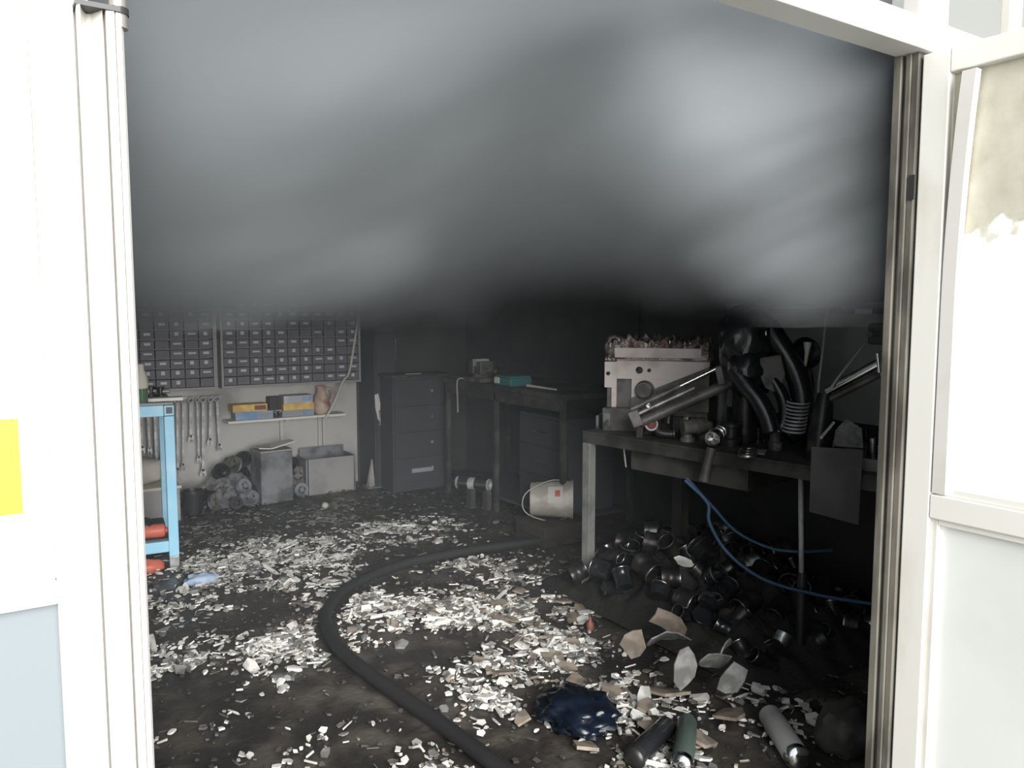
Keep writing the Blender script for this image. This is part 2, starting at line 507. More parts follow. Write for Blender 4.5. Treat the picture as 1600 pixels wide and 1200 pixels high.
def build_smoke():
    m = bpy.data.materials.new('smoke')
    m.use_nodes = True
    nt = m.node_tree
    nt.nodes.remove(nt.nodes['Principled BSDF'])
    out = nt.nodes['Material Output']
    N = nt.nodes.new
    L = nt.links.new

    def math_(op, a, b=None, c=None):
        n = N('ShaderNodeMath')
        n.operation = op
        for i, x in enumerate((a, b, c)):
            if x is None:
                continue
            if isinstance(x, (int, float)):
                n.inputs[i].default_value = x
            else:
                L(x, n.inputs[i])
        return n.outputs[0]

    def smooth(v, lo, hi, a=0.0, b=1.0):
        n = N('ShaderNodeMapRange')
        n.interpolation_type = 'SMOOTHSTEP'
        n.inputs['From Min'].default_value = lo
        n.inputs['From Max'].default_value = hi
        n.inputs['To Min'].default_value = a
        n.inputs['To Max'].default_value = b
        L(v, n.inputs['Value'])
        return n.outputs['Result']

    tc = N('ShaderNodeTexCoord')
    sp = N('ShaderNodeSeparateXYZ')
    L(tc.outputs['Object'], sp.inputs[0])
    X, Y, Z = sp.outputs
    mp = N('ShaderNodeMapping')
    mp.inputs['Location'].default_value = SWIRL_OFF
    mp.inputs['Rotation'].default_value = SWIRL_ROT
    mp.vector_type = 'TEXTURE'
    mp.inputs['Scale'].default_value = (1.2, 0.9, 0.33)
    L(tc.outputs['Object'], mp.inputs['Vector'])
    n1 = N('ShaderNodeTexNoise')
    n1.inputs['Scale'].default_value = 1.0
    n1.inputs['Detail'].default_value = 3.0
    n1.inputs['Roughness'].default_value = 0.5
    L(mp.outputs['Vector'], n1.inputs['Vector'])
    f = math_('MULTIPLY_ADD', n1.outputs['Fac'], 1.0, 0.0)
    for (px_, py_, pz_, rw, rh, sl_, am) in PUFFS:
        q = N('ShaderNodeMapping')
        q.vector_type = 'TEXTURE'
        q.inputs['Location'].default_value = (px_, py_, pz_)
        q.inputs['Rotation'].default_value = (0, -sl_, -0.576)
        q.inputs['Scale'].default_value = (rw * 1.5, 1.2, rh * 1.5)
        L(tc.outputs['Object'], q.inputs['Vector'])
        ln = N('ShaderNodeVectorMath')
        ln.operation = 'LENGTH'
        L(q.outputs['Vector'], ln.inputs[0])
        f = math_('ADD', f, smooth(ln.outputs['Value'], 0.0, 1.0, am, 0.0))
    u = math_('SUBTRACT', math_('MULTIPLY', X, 0.839), math_('MULTIPLY', Y, 0.59))
    arch = smooth(math_('ABSOLUTE', math_('SUBTRACT', u, 0.05)), 0.05, 0.62, ARCH, 0.0)
    base = math_('SUBTRACT', math_('ADD', arch, BASE), smooth(Y, 3.5, 6.4, 0.0, DIP))
    h = math_('ADD', math_('SUBTRACT', Z, base), math_('MULTIPLY_ADD', f, 0.5, -0.27))
    layer = smooth(h, -0.02, 0.32)
    streak = smooth(f, 0.36, 0.64, 0.30, 1.0)
    floor_ = math_('SUBTRACT', math_('ADD', math_('MULTIPLY', arch, 0.1), BASE), smooth(Y, 3.5, 6.4, 0.0, DIP))
    thin = smooth(math_('SUBTRACT', Z, floor_), 0.0, 0.45, 0.0, THIN)
    dens = math_('ADD', math_('MULTIPLY', math_('MULTIPLY', layer, streak), DENS), thin)
    mc = N('ShaderNodeMix')
    mc.data_type = 'RGBA'
    mc.inputs['A'].default_value = (*ALB_DARK, 1)
    mc.inputs['B'].default_value = (*ALB_PALE, 1)
    pale = math_('MULTIPLY', smooth(f, 0.36, 0.62), math_('MULTIPLY_ADD', layer, 0.9, 0.1))
    L(math_('MULTIPLY', pale, smooth(u, -1.6, 0.9, 0.55, 1.0)), mc.inputs['Factor'])  # smoke colour paler to the right, painting in the brightness by the door
    vol = N('ShaderNodeVolumePrincipled')
    L(mc.outputs['Result'], vol.inputs['Color'])
    vol.inputs['Anisotropy'].default_value = 0.0
    L(dens, vol.inputs['Density'])
    L(vol.outputs[0], out.inputs['Volume'])
    MATS['smoke'] = m
    n, k = 44, 38
    x0, x1, y0, y1, zt = -2.55, 3.74, 1.185, 6.59, 3.195
    mb = MB()
    for j in range(k + 1):
        for i in range(n + 1):
            x, y = x0 + (x1 - x0) * i / n, y0 + (y1 - y0) * j / k
            mb.v.append((x, y, smoke_base(x, y) + .02 * noise.noise(Vector((x * 2.3, y * 2.3, 4)))))
    for j in range(k):
        for i in range(n):
            a = j * (n + 1) + i
            mb.f.append((a, a + n + 1, a + n + 2, a + 1))
    border = [i for i in range(n + 1)] + [j * (n + 1) + n for j in range(1, k + 1)] + [k * (n + 1) + i for i in range(n - 1, -1, -1)] + [j * (n + 1) for j in range(k - 1, 0, -1)]
    b0 = len(mb.v)
    for q in border:
        mb.v.append((mb.v[q][0], mb.v[q][1], zt))
    for q in range(len(border)):
        q2 = (q + 1) % len(border)
        mb.f.append((border[q], border[q2], b0 + q2, b0 + q))
    mb.f.append(tuple(b0 + q for q in range(len(border))))
    o = obj('smoke', mb, 'smoke')
    o['kind'] = 'stuff'
    tag(o, 'grey smoke hanging in drifting bands under the ceiling', 'smoke')

build_smoke()

def build_haze():
    m = bpy.data.materials.new('thin_haze')
    m.use_nodes = True
    nt = m.node_tree
    nt.nodes.remove(nt.nodes['Principled BSDF'])
    v = nt.nodes.new('ShaderNodeVolumeScatter')
    v.inputs['Color'].default_value = (0.74, 0.79, 0.84, 1)
    v.inputs['Density'].default_value = HAZE
    nt.links.new(v.outputs[0], nt.nodes['Material Output'].inputs['Volume'])
    MATS['thin_haze'] = m
    o = obj('haze', MB().box(-2.56, 3.735, 2.25, 6.585, 0.003, 3.19), 'thin_haze')
    o['kind'] = 'stuff'
    tag(o, 'thin grey haze filling the back of the workshop below the smoke', 'haze')

HAZE = 0.024
build_haze()

# ------------------------------------------------------------------ back wall: small-parts cabinets
def parts_cabinet(x0, x1, z0, rows, cols, ph, label):
    t = thing('parts_cabinet', label, 'cabinet', (x0, 6.6, z0), 0)
    w = x1 - x0
    H = rows * ph
    fr = MB().box(0, w, -.012, 0, 0, H).box(0, w, -.13, -.012, -.018, 0).box(0, w, -.13, -.012, H, H + .018).box(-.018, 0, -.13, 0, -.018, H + .018).box(w, w + .018, -.13, 0, -.018, H + .018)
    obj('frame', fr, 'cabinet_frame', t, local=True)
    pw = w / cols
    dm = MB().box(.004, pw - .004, -.122, -.02, .005, ph - .006).box(pw * .3, pw * .7, -.130, -.122, .010, .020).mesh('drawer', 'drawer_grey')
    cards = [MB().box(pw * a, pw * b, -.1245, -.122, ph * c, ph * d).mesh('label_card', 'card_white') for a, b, c, d in ((.3, .72, .46, .72), (.25, .8, .5, .68), (.36, .62, .42, .78))]
    for r in range(rows):
        for c in range(cols):
            d = link(bpy.data.objects.new('drawer', dm))
            d.parent = t
            d.location = (c * pw, random.choice((0, 0, 0, -.004, -.008)), r * ph)
            if random.random() < .86:
                k = link(bpy.data.objects.new('label_card', random.choice(cards)))
                k.parent = d
    return t

parts_cabinet(0.45, 1.40, 0.925, 9, 9, 0.075, 'dark small-parts drawer cabinet above the hanging spanners')
parts_cabinet(1.475, 2.61, 0.925, 9, 11, 0.075, 'wide small-parts drawer cabinet above the shelf of cartons')

# spanners hanging from a rail
tag(obj('tool_rail', MB().box(0.55, 1.47, 6.53, 6.545, .828, .85).box(.6, .62, 6.545, 6.6, .83, .848).box(1.4, 1.42, 6.545, 6.6, .83, .848), 'steel_pale'), 'pale steel rail on back wall carrying the hanging spanners', 'rail')
def spanner(x, L_, w, tilt):
    t = thing('spanner', 'long grey steel spanner hanging from the wall rail', 'tool', (x, 6.514, .842), 0, 'spanners hanging on the back wall rail')
    t.rotation_euler = (0, tilt, 0)
    M = Matrix.Translation((0, 0, -.018)) @ Matrix.Rotation(math.pi / 2, 4, 'X')
    obj('ring_end', MB().torus(M, w * .95, w * .38, 12, 6), 'steel_pale', t, smooth=60, local=True)
    obj('shaft', MB().box(-w * .5, w * .5, -.004, .004, -L_ + .03, -.018 - w * .8), 'steel_pale', t, local=True, bevel=.002)
    jaw = [(-w * 1.1, 0), (-w * .5, .03), (w * .5, .03), (w * 1.1, 0), (w * 1.0, -.03), (w * .45, -.026), (w * .4, -.006), (-w * .4, -.006), (-w * .45, -.026), (-w, -.03)]
    obj('jaw', MB().prism(jaw, .008, Matrix.Translation((0, 0, -L_ + .02)) @ Matrix.Rotation(math.pi / 2, 4, 'X')), 'steel', t, local=True)
for i in range(17):
    x = 0.62 + i * .05 + random.uniform(-.008, .008)
    spanner(x, .34 + .30 * (0.5 + 0.5 * math.sin(i * 1.9 + .6)), random.uniform(.015, .024), random.uniform(-.05, .05))

# shelf with cartons and jug
sh = thing('wall_shelf', 'narrow white shelf on back wall holding yellow and blue cartons', 'shelf', (1.95, 6.6, .64))
obj('board', MB().box(1.48, 2.46, 6.40, 6.60, .628, .648), 'paper', sh, bevel=.002)
obj('bracket', MB().box(1.94, 1.965, 6.57, 6.6, .22, .628).box(1.945, 1.96, 6.42, 6.57, .612, .628), 'wire_white', sh)
obj('bracket', MB().box(2.27, 2.285, 6.57, 6.6, .36, .628).box(2.31, 2.325, 6.57, 6.6, .36, .628).box(2.285, 2.30, 6.42, 6.57, .612, .628), 'wire_white', sh)

def carton(x0, x1, z0, z1, m, label, y0=6.43, y1=6.58, flap='paper'):
    t = thing('carton', label, 'carton', ((x0 + x1) / 2, (y0 + y1) / 2, z0))
    obj('box', MB().box(x0, x1, y0, y1, z0, z1), m, t, bevel=.003)
    obj('end_label', MB().box(x0 + (x1 - x0) * .62, x1 - .012, y0 - .0012, y0, z0 + .012, z1 - .012), flap, t)
    return t
carton(1.545, 1.845, .648, .712, 'carton_blue', 'blue carton under the left yellow carton on shelf', flap='carton_grey')
carton(1.525, 1.80, .712, .772, 'carton_yellow', 'left yellow carton lying on the blue carton', flap='rust_red')
carton(1.92, 2.19, .648, .700, 'carton_grey', 'grey carton at the bottom of the right stack on shelf', flap='carton_blue')
carton(1.93, 2.19, .700, .758, 'carton_yellow', 'right yellow carton lying between grey and white cartons', flap='carton_yellow')
carton(1.935, 2.18, .758, .822, 'carton_white', 'whitish carton on top of the right carton stack', flap='carton_blue')
carton(1.83, 1.925, .712, .815, 'dark_cabinet', 'dark box between the two carton stacks on shelf', y0=6.47, flap='black_plastic')
rl = thing('wire_coil', 'small coil of dark and white wire on shelf between cartons', 'coil', (1.88, 6.45, .648))
obj('coil', MB().torus(Matrix.Translation((1.883, 6.455, .675)) @ Matrix.Rotation(1.35, 4, 'X'), .022, .009, 14, 6), 'black_plastic', rl, smooth=60)
obj('loose_end', MB().tube(smooth_path([(1.86, 6.44, .69), (1.88, 6.425, .71), (1.91, 6.42, .705), (1.895, 6.43, .69)], 4), .004, 6), 'wire_white', rl, smooth=60)
jg = thing('jug', 'reddish clay jug at the right end of shelf', 'jug', (2.27, 6.48, .648))
MJ = Matrix.Translation((2.27, 6.48, .648))
obj('body', MB().lathe([(.045, 0), (.066, .02), (.075, .08), (.062, .14), (.040, .18), (.034, .21), (.044, .24), (.038, .238), (.028, .20), (.0, .19)], MJ, 20), 'jug_clay', jg, smooth=50)
obj('handle', MB().tube(smooth_path([(2.308, 6.47, .865), (2.355, 6.465, .85), (2.362, 6.465, .79), (2.335, 6.47, .745)], 5), .009, 8), 'jug_clay', jg, smooth=60)
tag(obj('conduit', MB().tube(smooth_path([(2.630, 6.460, 1.610), (2.584, 6.460, 1.334), (2.519, 6.460, 1.004), (2.444, 6.420, 0.921), (2.346, 6.380, 0.744), (2.266, 6.385, 0.613)], 5), .011, 8), 'wire_white', smooth=60), 'pale conduit bending down past the jug on back wall', 'pipe')

# things stacked at the foot of the back wall
cb = thing('canister', 'tall grey singed metal canister with papers on top by back wall', 'canister', (1.78, 6.28, 0), .1)
obj('body', MB().box(-.13, .13, -.11, .11, .0, .41), 'ash_box', cb, bevel=.012, local=True)
obj('lid', MB().box(-.135, .135, -.115, .115, .41, .425), 'board_grey', cb, bevel=.004, local=True)
pp = thing('paper_bundle', 'bent white papers lying on the grey canister', 'paper', (1.78, 6.28, .425), .1)
obj('sheet', MB().prism([(-.10, -.08), (.0, -.10), (.03, .05), (-.08, .09)], .008, Matrix.Translation((-.03, 0, .012)) @ Matrix.Rotation(.1, 4, 'Y')), 'paper', pp, local=True)
obj('sheet', MB().prism([(-.10, -.10), (.11, -.06), (.12, .06), (-.06, .08)], .010, Matrix.Translation((.05, -.03, .034)) @ Matrix.Rotation(-.16, 4, 'Y')), 'paper', pp, local=True)
cbx = thing('open_box', 'grey cardboard box panel standing at the back wall', 'box', (2.28, 6.38, 0))
obj('front_panel', MB().box(2.08, 2.47, 6.28, 6.29, 0, .30), 'board_grey', cbx)
obj('side_panel', MB().box(2.06, 2.075, 6.29, 6.52, 0, .30), 'ash_box', cbx)
obj('side_panel', MB().box(2.475, 2.49, 6.29, 6.52, 0, .30), 'ash_box', cbx)
obj('back_panel', MB().box(2.08, 2.47, 6.51, 6.52, 0, .36), 'ash_box', cbx)
cn = thing('funnel_cone', 'pale cone standing beside the dark locker', 'cone', (2.66, 6.32, 0))
obj('cone', MB().lathe([(.065, 0), (.06, .012), (.02, .20), (.012, .24), (.006, .24)], Matrix.Translation((2.66, 6.32, 0)), 16), 'board_grey', cn, smooth=50)
obj('base', MB().box(2.59, 2.73, 6.25, 6.39, 0, .008), 'board_grey', cn)

def pulley(loc, R, w, m, rot, label, group):
    t = thing('pulley', label, 'machine part', loc, 0, group)
    t.rotation_euler = rot
    obj('rim', MB().lathe([(R * .55, -w / 2), (R, -w / 2), (R, -w * .3), (R * .82, 0), (R, w * .3), (R, w / 2), (R * .55, w / 2), (R * .55, -w / 2)], Matrix.Identity(4), 16), m, t, smooth=40, local=True)
    obj('hub', MB().lathe([(.0, -w * .6), (R * .3, -w * .6), (R * .3, w * .6), (.0, w * .6)], Matrix.Identity(4), 10).box(-R * .58, R * .58, -R * .1, R * .1, -w * .2, w * .2).box(-R * .1, R * .1, -R * .58, R * .58, -w * .2, w * .2), m, t, smooth=40, local=True)
    return t
heap = [(1.24, 6.26, .0), (1.33, 6.20, .0), (1.46, 6.16, .0), (1.57, 6.18, .0), (1.30, 6.40, .06), (1.40, 6.34, .20), (1.50, 6.36, .24), (1.58, 6.40, .26), (1.54, 6.22, .10), (1.40, 6.28, .10), (1.99, 6.44, .20), (2.03, 6.40, .08), (1.28, 6.32, .0), (1.40, 6.22, .0), (1.52, 6.30, .0), (1.36, 6.42, .0), (1.56, 6.44, .0), (1.44, 6.40, .11), (1.56, 6.36, .12), (1.34, 6.34, .12), (1.60, 6.26, .0), (1.50, 6.46, .22), (1.60, 6.46, .14), (1.46, 6.30, .13), (1.18, 6.42, 0), (1.93, 6.42, .14), (1.96, 6.38, .0), (1.94, 6.44, .0), (2.02, 6.30, .0)]
for i, (x, y, z) in enumerate(heap):
    R = random.uniform(.05, .085)
    rot = (random.uniform(.5, 1.5), random.uniform(-.5, .5), random.uniform(-1, 1))
    pulley((x, y, z + R * .95), R, random.uniform(.03, .06), ('black_iron', 'machine_grey', 'black_iron', 'ash_box', 'steel')[i % 5], rot, 'sooty pulley wheel in the heap around the grey canister', 'machine parts heaped at the back wall')
pt = thing('plastic_tub', 'small dark tub standing left of the pulley heap', 'tub', (1.16, 6.2, 0))
obj('shell', MB().lathe([(.06, 0), (.078, .16), (.084, .16), (.084, .172), (.072, .172), (.056, .01), (0, .01)], Matrix.Translation((1.16, 6.2, 0)), 18), 'black_plastic', pt, smooth=50)
obj('rim', MB().torus(Matrix.Translation((1.16, 6.2, .17)), .08, .006, 18, 6), 'black_plastic', pt, smooth=60)

# crate with a pale sack left of the blue table leg
cr = thing('crate', 'grey crate on floor behind the blue table', 'crate', (.86, 6.2, 0))
obj('body', MB().box(.60, 1.04, 6.02, 6.36, .0, .24), 'board_grey', cr, bevel=.006)
obj('lid', MB().box(.59, 1.05, 6.01, 6.37, .24, .262), 'cloth_pale', cr, bevel=.004)

def lump(name, c, r, m, parent=None, amp=.25, freq=2.5, sub=3, seed=0.0, local=False):
    bm = bmesh.new()
    bmesh.ops.create_icosphere(bm, subdivisions=sub, radius=1.0)
    for v in bm.verts:
        d = v.co.normalized()
        k = 1 + amp * noise.noise(d * freq + Vector((seed, seed * 2, 1.3)))
        k += amp * .5 * noise.noise(d * freq * 2.7 + Vector((seed, 3, seed)))
        v.co = Vector((d.x * r[0] * k + c[0], d.y * r[1] * k + c[1], d.z * r[2] * k + c[2]))
    mb = MB()
    mb.v = [tuple(v.co) for v in bm.verts]
    mb.f = [tuple(v.index for v in f.verts) for f in bm.faces]
    bm.free()
    return obj(name, mb, m, parent, smooth=70, local=local)
sk = thing('sack', 'pale lumpy sack lying on the grey crate', 'sack', (.84, 6.17, .262))
lump('bag', (.80, 6.17, .36), (.17, .13, .10), 'cloth_pale', sk, .18, 2.0, 3, 1.0)
obj('tied_neck', MB().tube([(.93, 6.13, .41), (.97, 6.12, .45), (1.0, 6.11, .47)], [.03, .015, .032], 10), 'cloth_pale', sk, smooth=60)

# ------------------------------------------------------------------ blue steel table at the left
bt = thing('steel_table', 'light blue painted steel table at the left of the doorway', 'table', (.83, 4.90, 0), -.10)
S = .055
def BT(mb, name, m='blue_paint', bevel=.004):
    return obj(name, mb, m, bt, bevel=bevel, local=True)
BT(MB().box(-S, 0, 0, S, .07, .905), 'leg')
BT(MB().box(-1.35, -1.35 + S, 0, S, .07, .905), 'leg')
BT(MB().box(-S, 0, .55, .55 + S, .07, .905), 'leg')
BT(MB().box(-1.35, -1.35 + S, .55, .55 + S, .07, .905), 'leg')
BT(MB().box(-1.35, -S, 0, S, .905, .97), 'top_rail')
BT(MB().box(-1.35, 0, .55, .55 + S, .905, .97), 'top_rail')
BT(MB().box(-S, 0, S, .55, .905, .97), 'top_rail')
BT(MB().box(-S + .002, .0, .0, S, .908, .968), 'tube_end', 'blue_paint', .003)
obj('tube_mouth', MB().box(-S + .012, -.008, -.001, .02, .92, .958), 'black_plastic', bt, local=True)
BT(MB().box(-1.35, -S, 0, S, .10, .165), 'lower_rail')
BT(MB().box(-1.35, -S, .55, .55 + S, .10, .165), 'lower_rail')
BT(MB().box(-S, 0, 0, S, 0, .07), 'foot', 'steel')
BT(MB().box(-1.35, -1.35 + S, 0, S, 0, .07), 'foot', 'steel')
BT(MB().box(-S, 0, .55, .55 + S, 0, .07), 'foot', 'steel')
BT(MB().box(-1.35, -1.35 + S, .55, .55 + S, 0, .07), 'foot', 'steel')
BT(MB().box(-1.33, -.002, .02, .59, .97, .984), 'table_top', 'board_grey', .002)
BT(MB().box(-1.33, -.05, .03, .57, .165, .175), 'lower_shelf', 'bench_dark', .002)

wb = world_of(bt)
def onbt(x, y, z):
    return tuple(wb @ Vector((x, y, z)))
bo = thing('bottle', 'green glass bottle wrapped in a pale rag on the blue table', 'bottle', onbt(-.165, .06, .984))
Mb_ = Matrix.Translation(onbt(-.165, .06, .984))
obj('glass_body', MB().lathe([(.03, 0), (.034, .01), (.034, .12), (.028, .15), (.013, .185), (.012, .22), (.0, .22)], Mb_, 18), 'green_glass', bo, smooth=40)
obj('rag', MB().lathe([(.036, .085), (.04, .10), (.037, .14), (.03, .175), (.02, .19), (.019, .225), (.0, .23)], Mb_, 14), 'cloth_pale', bo, smooth=60)
pl = thing('plank', 'short pale board lying across the blue table top', 'plank', onbt(-.07, .18, .984))
obj('board', MB().box(-.2, .06, .0, .09, .0, .018, wb @ Matrix.Translation((0, .1, .984))), 'paper', pl)
for i, (x, y, r) in enumerate(((-.16, .36, .035), (-.10, .40, .03), (-.05, .33, .026), (-.13, .46, .03), (-.22, .4, .03))):
    t = thing('scrap_fitting', 'small dark pipe fitting at the back of the blue table', 'fitting', onbt(x, y, .984), 0, 'fittings on the blue table')
    Mf = Matrix.Translation(onbt(x, y, .984))
    obj('body', MB().lathe([(r, 0), (r, .02), (r * .7, .025), (r * .7, .05), (r * .9, .05), (r * .9, .065), (0, .065)], Mf, 12), 'black_iron', t, smooth=40)
    obj('side_branch', MB().tube([onbt(x, y, 1.02), onbt(x + .05, y - .01, 1.022)], r * .5, 10), 'steel', t, smooth=50)
gl = thing('red_glove', 'red plastic canister lying on the lower rail of the blue table', 'canister', onbt(-.12, .08, .175))
gl.name = 'red_canister'
obj('body', MB().lathe([(.0, -.06), (.036, -.06), (.04, -.05), (.04, .05), (.034, .06), (.018, .065), (.018, .08), (0, .08)], axis_M(onbt(-.13, .07, .217), (1, -.2, 0)), 16), 'red_plastic', gl, smooth=40)
obj('cap', MB().lathe([(.022, 0), (.022, .02), (0, .022)], axis_M(onbt(-.052, .055, .217), (1, -.2, 0)), 12), 'white_sticker', gl, smooth=40)
tag(lump('red_rag', onbt(-.16, -.02, .03), (.075, .05, .045), 'red_plastic', None, .25, 2.0, 3, 4.0), 'crumpled red rag on floor beneath the blue table', 'rag')
tag(lump('dark_boot', onbt(-.17, .12, .235), (.05, .07, .055), 'black_plastic', None, .2, 1.8, 3, 6.0), 'black crumpled glove behind the red canister', 'glove')

# ------------------------------------------------------------------ dark cabinets in the back corner
lk = thing('locker', 'tall dark locker standing at the back right of the conduit', 'locker', (2.76, 6.42, 0))
obj('body', MB().box(2.655, 2.86, 6.25, 6.595, 0, 1.95), 'dark_cabinet', lk, bevel=.006)
obj('door', MB().box(2.668, 2.848, 6.236, 6.25, .04, 1.92), 'dark_cabinet', lk, bevel=.004)
obj('handle', MB().tube(smooth_path([(2.69, 6.235, .55), (2.69, 6.215, .56), (2.69, 6.215, .66), (2.69, 6.235, .67)], 4), .006, 8), 'steel', lk, smooth=60)
tag(obj('hanging_rag', MB().prism([(-.02, .11), (.012, .12), (.03, .03), (.022, -.12), (.005, -.1), (-.015, 0)], .006, Matrix.Translation((2.672, 6.2325, .70)) @ Matrix.Rotation(math.pi / 2, 4, 'X')), 'card_white'), 'narrow pale rag hanging on the dark locker', 'rag')
tag(obj('notice_sheet', MB().prism([(-.075, -.10), (.08, -.10), (.085, .10), (-.08, .095), (-.07, 0)], .004, Matrix.Translation((2.93, 6.584, 1.17)) @ Matrix.Rotation(math.pi / 2, 4, 'X')), 'board_grey'), 'grey notice sheet pinned on wall above the tool cabinet', 'notice')

tcb = thing('tool_cabinet', 'dark drawer cabinet in the back corner beside the locker', 'cabinet', (3.0, 6.2, 0))
cx0, cx1, cy0, cy1 = 2.70, 3.20, 5.98, 6.23
obj('body', MB().box(cx0, cx1, cy0, cy1, 0, .97), 'dark_cabinet', tcb, bevel=.006)
obj('worktop', MB().box(cx0 - .015, cx1 + .015, cy0 - .02, cy1, .97, .99), 'bench_dark', tcb, bevel=.003)
for k in range(4):
    z = .08 + k * .22
    d = obj('drawer', MB().box(cx0 + .015, cx1 - .015, cy0 - .014, cy0, z, z + .205), 'dark_cabinet', tcb, bevel=.004)
    obj('knob', MB().lathe([(.008, 0), (.008, .012), (.014, .016), (.012, .024), (0, .025)], axis_M(((cx0 + cx1) / 2 + .1, cy0 - .014, z + .11), (0, -1, 0)), 12), 'steel', d, smooth=50)
tag(obj('card_strip', MB().box(2.86, 3.06, 5.95, 5.962, .16, .195, None), 'carton_grey'), 'grey card strip leaning on the lower drawer of the corner cabinet', 'card')
tag(obj('steel_rule', MB().box(2.84, 2.98, 6.0, 6.03, .99, .998), 'board_grey'), 'pale steel rule lying on the corner cabinet top', 'ruler')

# work table along the right wall, back of the room
wt = thing('work_table', 'dark steel work table by the right wall, seen beyond the long bench', 'table', (3.1, 5.0, 0))
TX0, TX1, TY0, TY1 = 3.07, 3.72, 4.12, 5.78
obj('table_top', MB().box(TX0, TX1, TY0, TY1, .93, .97), 'bench_dark', wt, bevel=.003)
obj('front_rail', MB().box(TX0 + .01, TX0 + .04, TY0 + .04, TY1 - .04, .85, .93), 'bench_dark', wt, bevel=.002)
for x in (TX0 + .01, TX1 - .05):
    for y in (TY0 + .01, 4.97, TY1 - .05):
        obj('leg', MB().box(x, x + .035, y, y + .035, 0, .93), 'bench_dark', wt, bevel=.002)
obj('lower_shelf', MB().box(TX0 + .05, TX1 - .06, TY0 + .05, TY1 - .05, .10, .12), 'dark_cabinet', wt)
obj('back_board', MB().box(TX1, TX1 + .025, TY0, TY1, .97, 1.6), 'charred', wt)
# drawer unit under it
du = thing('drawer_unit', 'black drawer unit standing under the work table', 'drawers', (3.4, 4.55, .12))
obj('body', MB().box(3.22, 3.62, 4.25, 4.85, .12, .78), 'dark_cabinet', du, bevel=.004)
for k in range(3):
    d = obj('drawer', MB().box(3.206, 3.22, 4.265, 4.835, .14 + k * .21, .335 + k * .21), 'dark_cabinet', du, bevel=.003)
    obj('handle', MB().tube(smooth_path([(3.206, 4.48, .24 + k * .21), (3.185, 4.49, .24 + k * .21), (3.185, 4.61, .24 + k * .21), (3.206, 4.62, .24 + k * .21)], 4), .005, 8), 'chrome_dull', d, smooth=60)
vz = thing('bench_vise', 'sooty bench vise on the work table edge beside the teal case', 'vise', (3.16, 5.30, .97))
obj('base', MB().box(3.08, 3.24, 5.20, 5.44, .97, 1.0).lathe([(.07, 1.0), (.05, 1.03), (.05, 1.05), (0, 1.05)], Matrix.Translation((3.16, 5.32, 0)), 14), 'machine_grey', vz, smooth=40)
obj('fixed_jaw', MB().box(3.10, 3.22, 5.34, 5.41, 1.03, 1.13), 'machine_grey', vz, bevel=.008)
obj('moving_jaw', MB().box(3.10, 3.22, 5.22, 5.29, 1.03, 1.13), 'machine_grey', vz, bevel=.008)
obj('jaw_plate', MB().box(3.10, 3.22, 5.33, 5.34, 1.09, 1.145), 'steel_pale', vz)
obj('jaw_plate', MB().box(3.10, 3.22, 5.29, 5.30, 1.09, 1.145), 'steel_pale', vz)
obj('screw', MB().tube([(3.16, 5.10, 1.06), (3.16, 5.40, 1.06)], .014, 10), 'steel', vz, smooth=50)
obj('handle', MB().tube([(3.08, 5.11, 1.01), (3.22, 5.11, 1.11)], .007, 8), 'chrome_dull', vz, smooth=50)
tbx = thing('power_tool_case', 'small teal case with white tag on the work table', 'case', (3.18, 4.95, .97))
obj('case_body', MB().box(3.09, 3.28, 4.78, 5.0, .97, 1.03), 'teal_paint', tbx, bevel=.006)
obj('lid', MB().box(3.095, 3.275, 4.785, 4.995, 1.03, 1.045), 'teal_paint', tbx, bevel=.004)
obj('white_tag', MB().box(3.086, 3.09, 4.93, 4.995, .985, 1.03), 'paper', tbx)
tag(obj('brush_handle', MB().tube([(3.15, 4.30, .985), (3.13, 4.62, .99)], [.006, .011], 8), 'card_white', smooth=60), 'pale brush handle lying along the work table edge', 'brush')
tag(obj('pale_cord', MB().tube(smooth_path([(3.14, 5.50, .977), (3.07, 5.51, .98), (3.055, 5.515, .93), (3.056, 5.51, .83), (3.053, 5.50, .71)], 4), .007, 8), 'board_grey', smooth=60), 'pale cord hanging over the work table edge beside the vise', 'cord')
ct = thing('steel_tube', 'chromed tube lying under the work table behind its leg', 'tube', (3.1, 5.2, .0))
obj('tube', MB().lathe([(.036, 0), (.048, 0), (.048, .28), (.036, .28), (.036, 0)], axis_M((2.94, 5.31, .19), (.55, -.80, 0)), 20), 'steel_pale', ct, smooth=40)
obj('bright_band', MB().lathe([(.0485, .02), (.0495, .025), (.0495, .10), (.0485, .105)], axis_M((2.94, 5.31, .19), (.55, -.80, 0)), 20).lathe([(.0485, .16), (.0495, .165), (.0495, .26), (.0485, .265)], axis_M((2.94, 5.31, .19), (.55, -.80, 0)), 20), 'chrome', ct, smooth=40)
obj('cradle', MB().box(2.98, 3.02, 5.17, 5.24, 0, .15).box(3.06, 3.10, 5.06, 5.13, 0, .15), 'charred', ct)
cf = thing('low_crate', 'charred low crate on floor carrying the fallen pail', 'crate', (3.1, 4.2, 0))
obj('body', MB().box(2.86, 3.26, 4.02, 4.36, .0, .13), 'dark_wood', cf, bevel=.006)
obj('slat', MB().box(2.855, 2.86, 4.04, 4.34, .03, .055), 'dark_wood', cf)
obj('slat', MB().box(2.855, 2.86, 4.04, 4.34, .08, .105), 'dark_wood', cf)
pa = thing('pail', 'white plastic pail lying on its side near the bench leg', 'bucket', (3.06, 4.2, .13))
MP = axis_M((2.945, 4.305, .258), (.80, -.60, 0.0))
obj('shell', MB().lathe([(.0, .0), (.108, .0), (.112, .006), (.125, .27), (.131, .27), (.131, .285), (.119, .285), (.104, .015), (0, .012)], MP, 28), 'pail_plastic', pa, smooth=40)
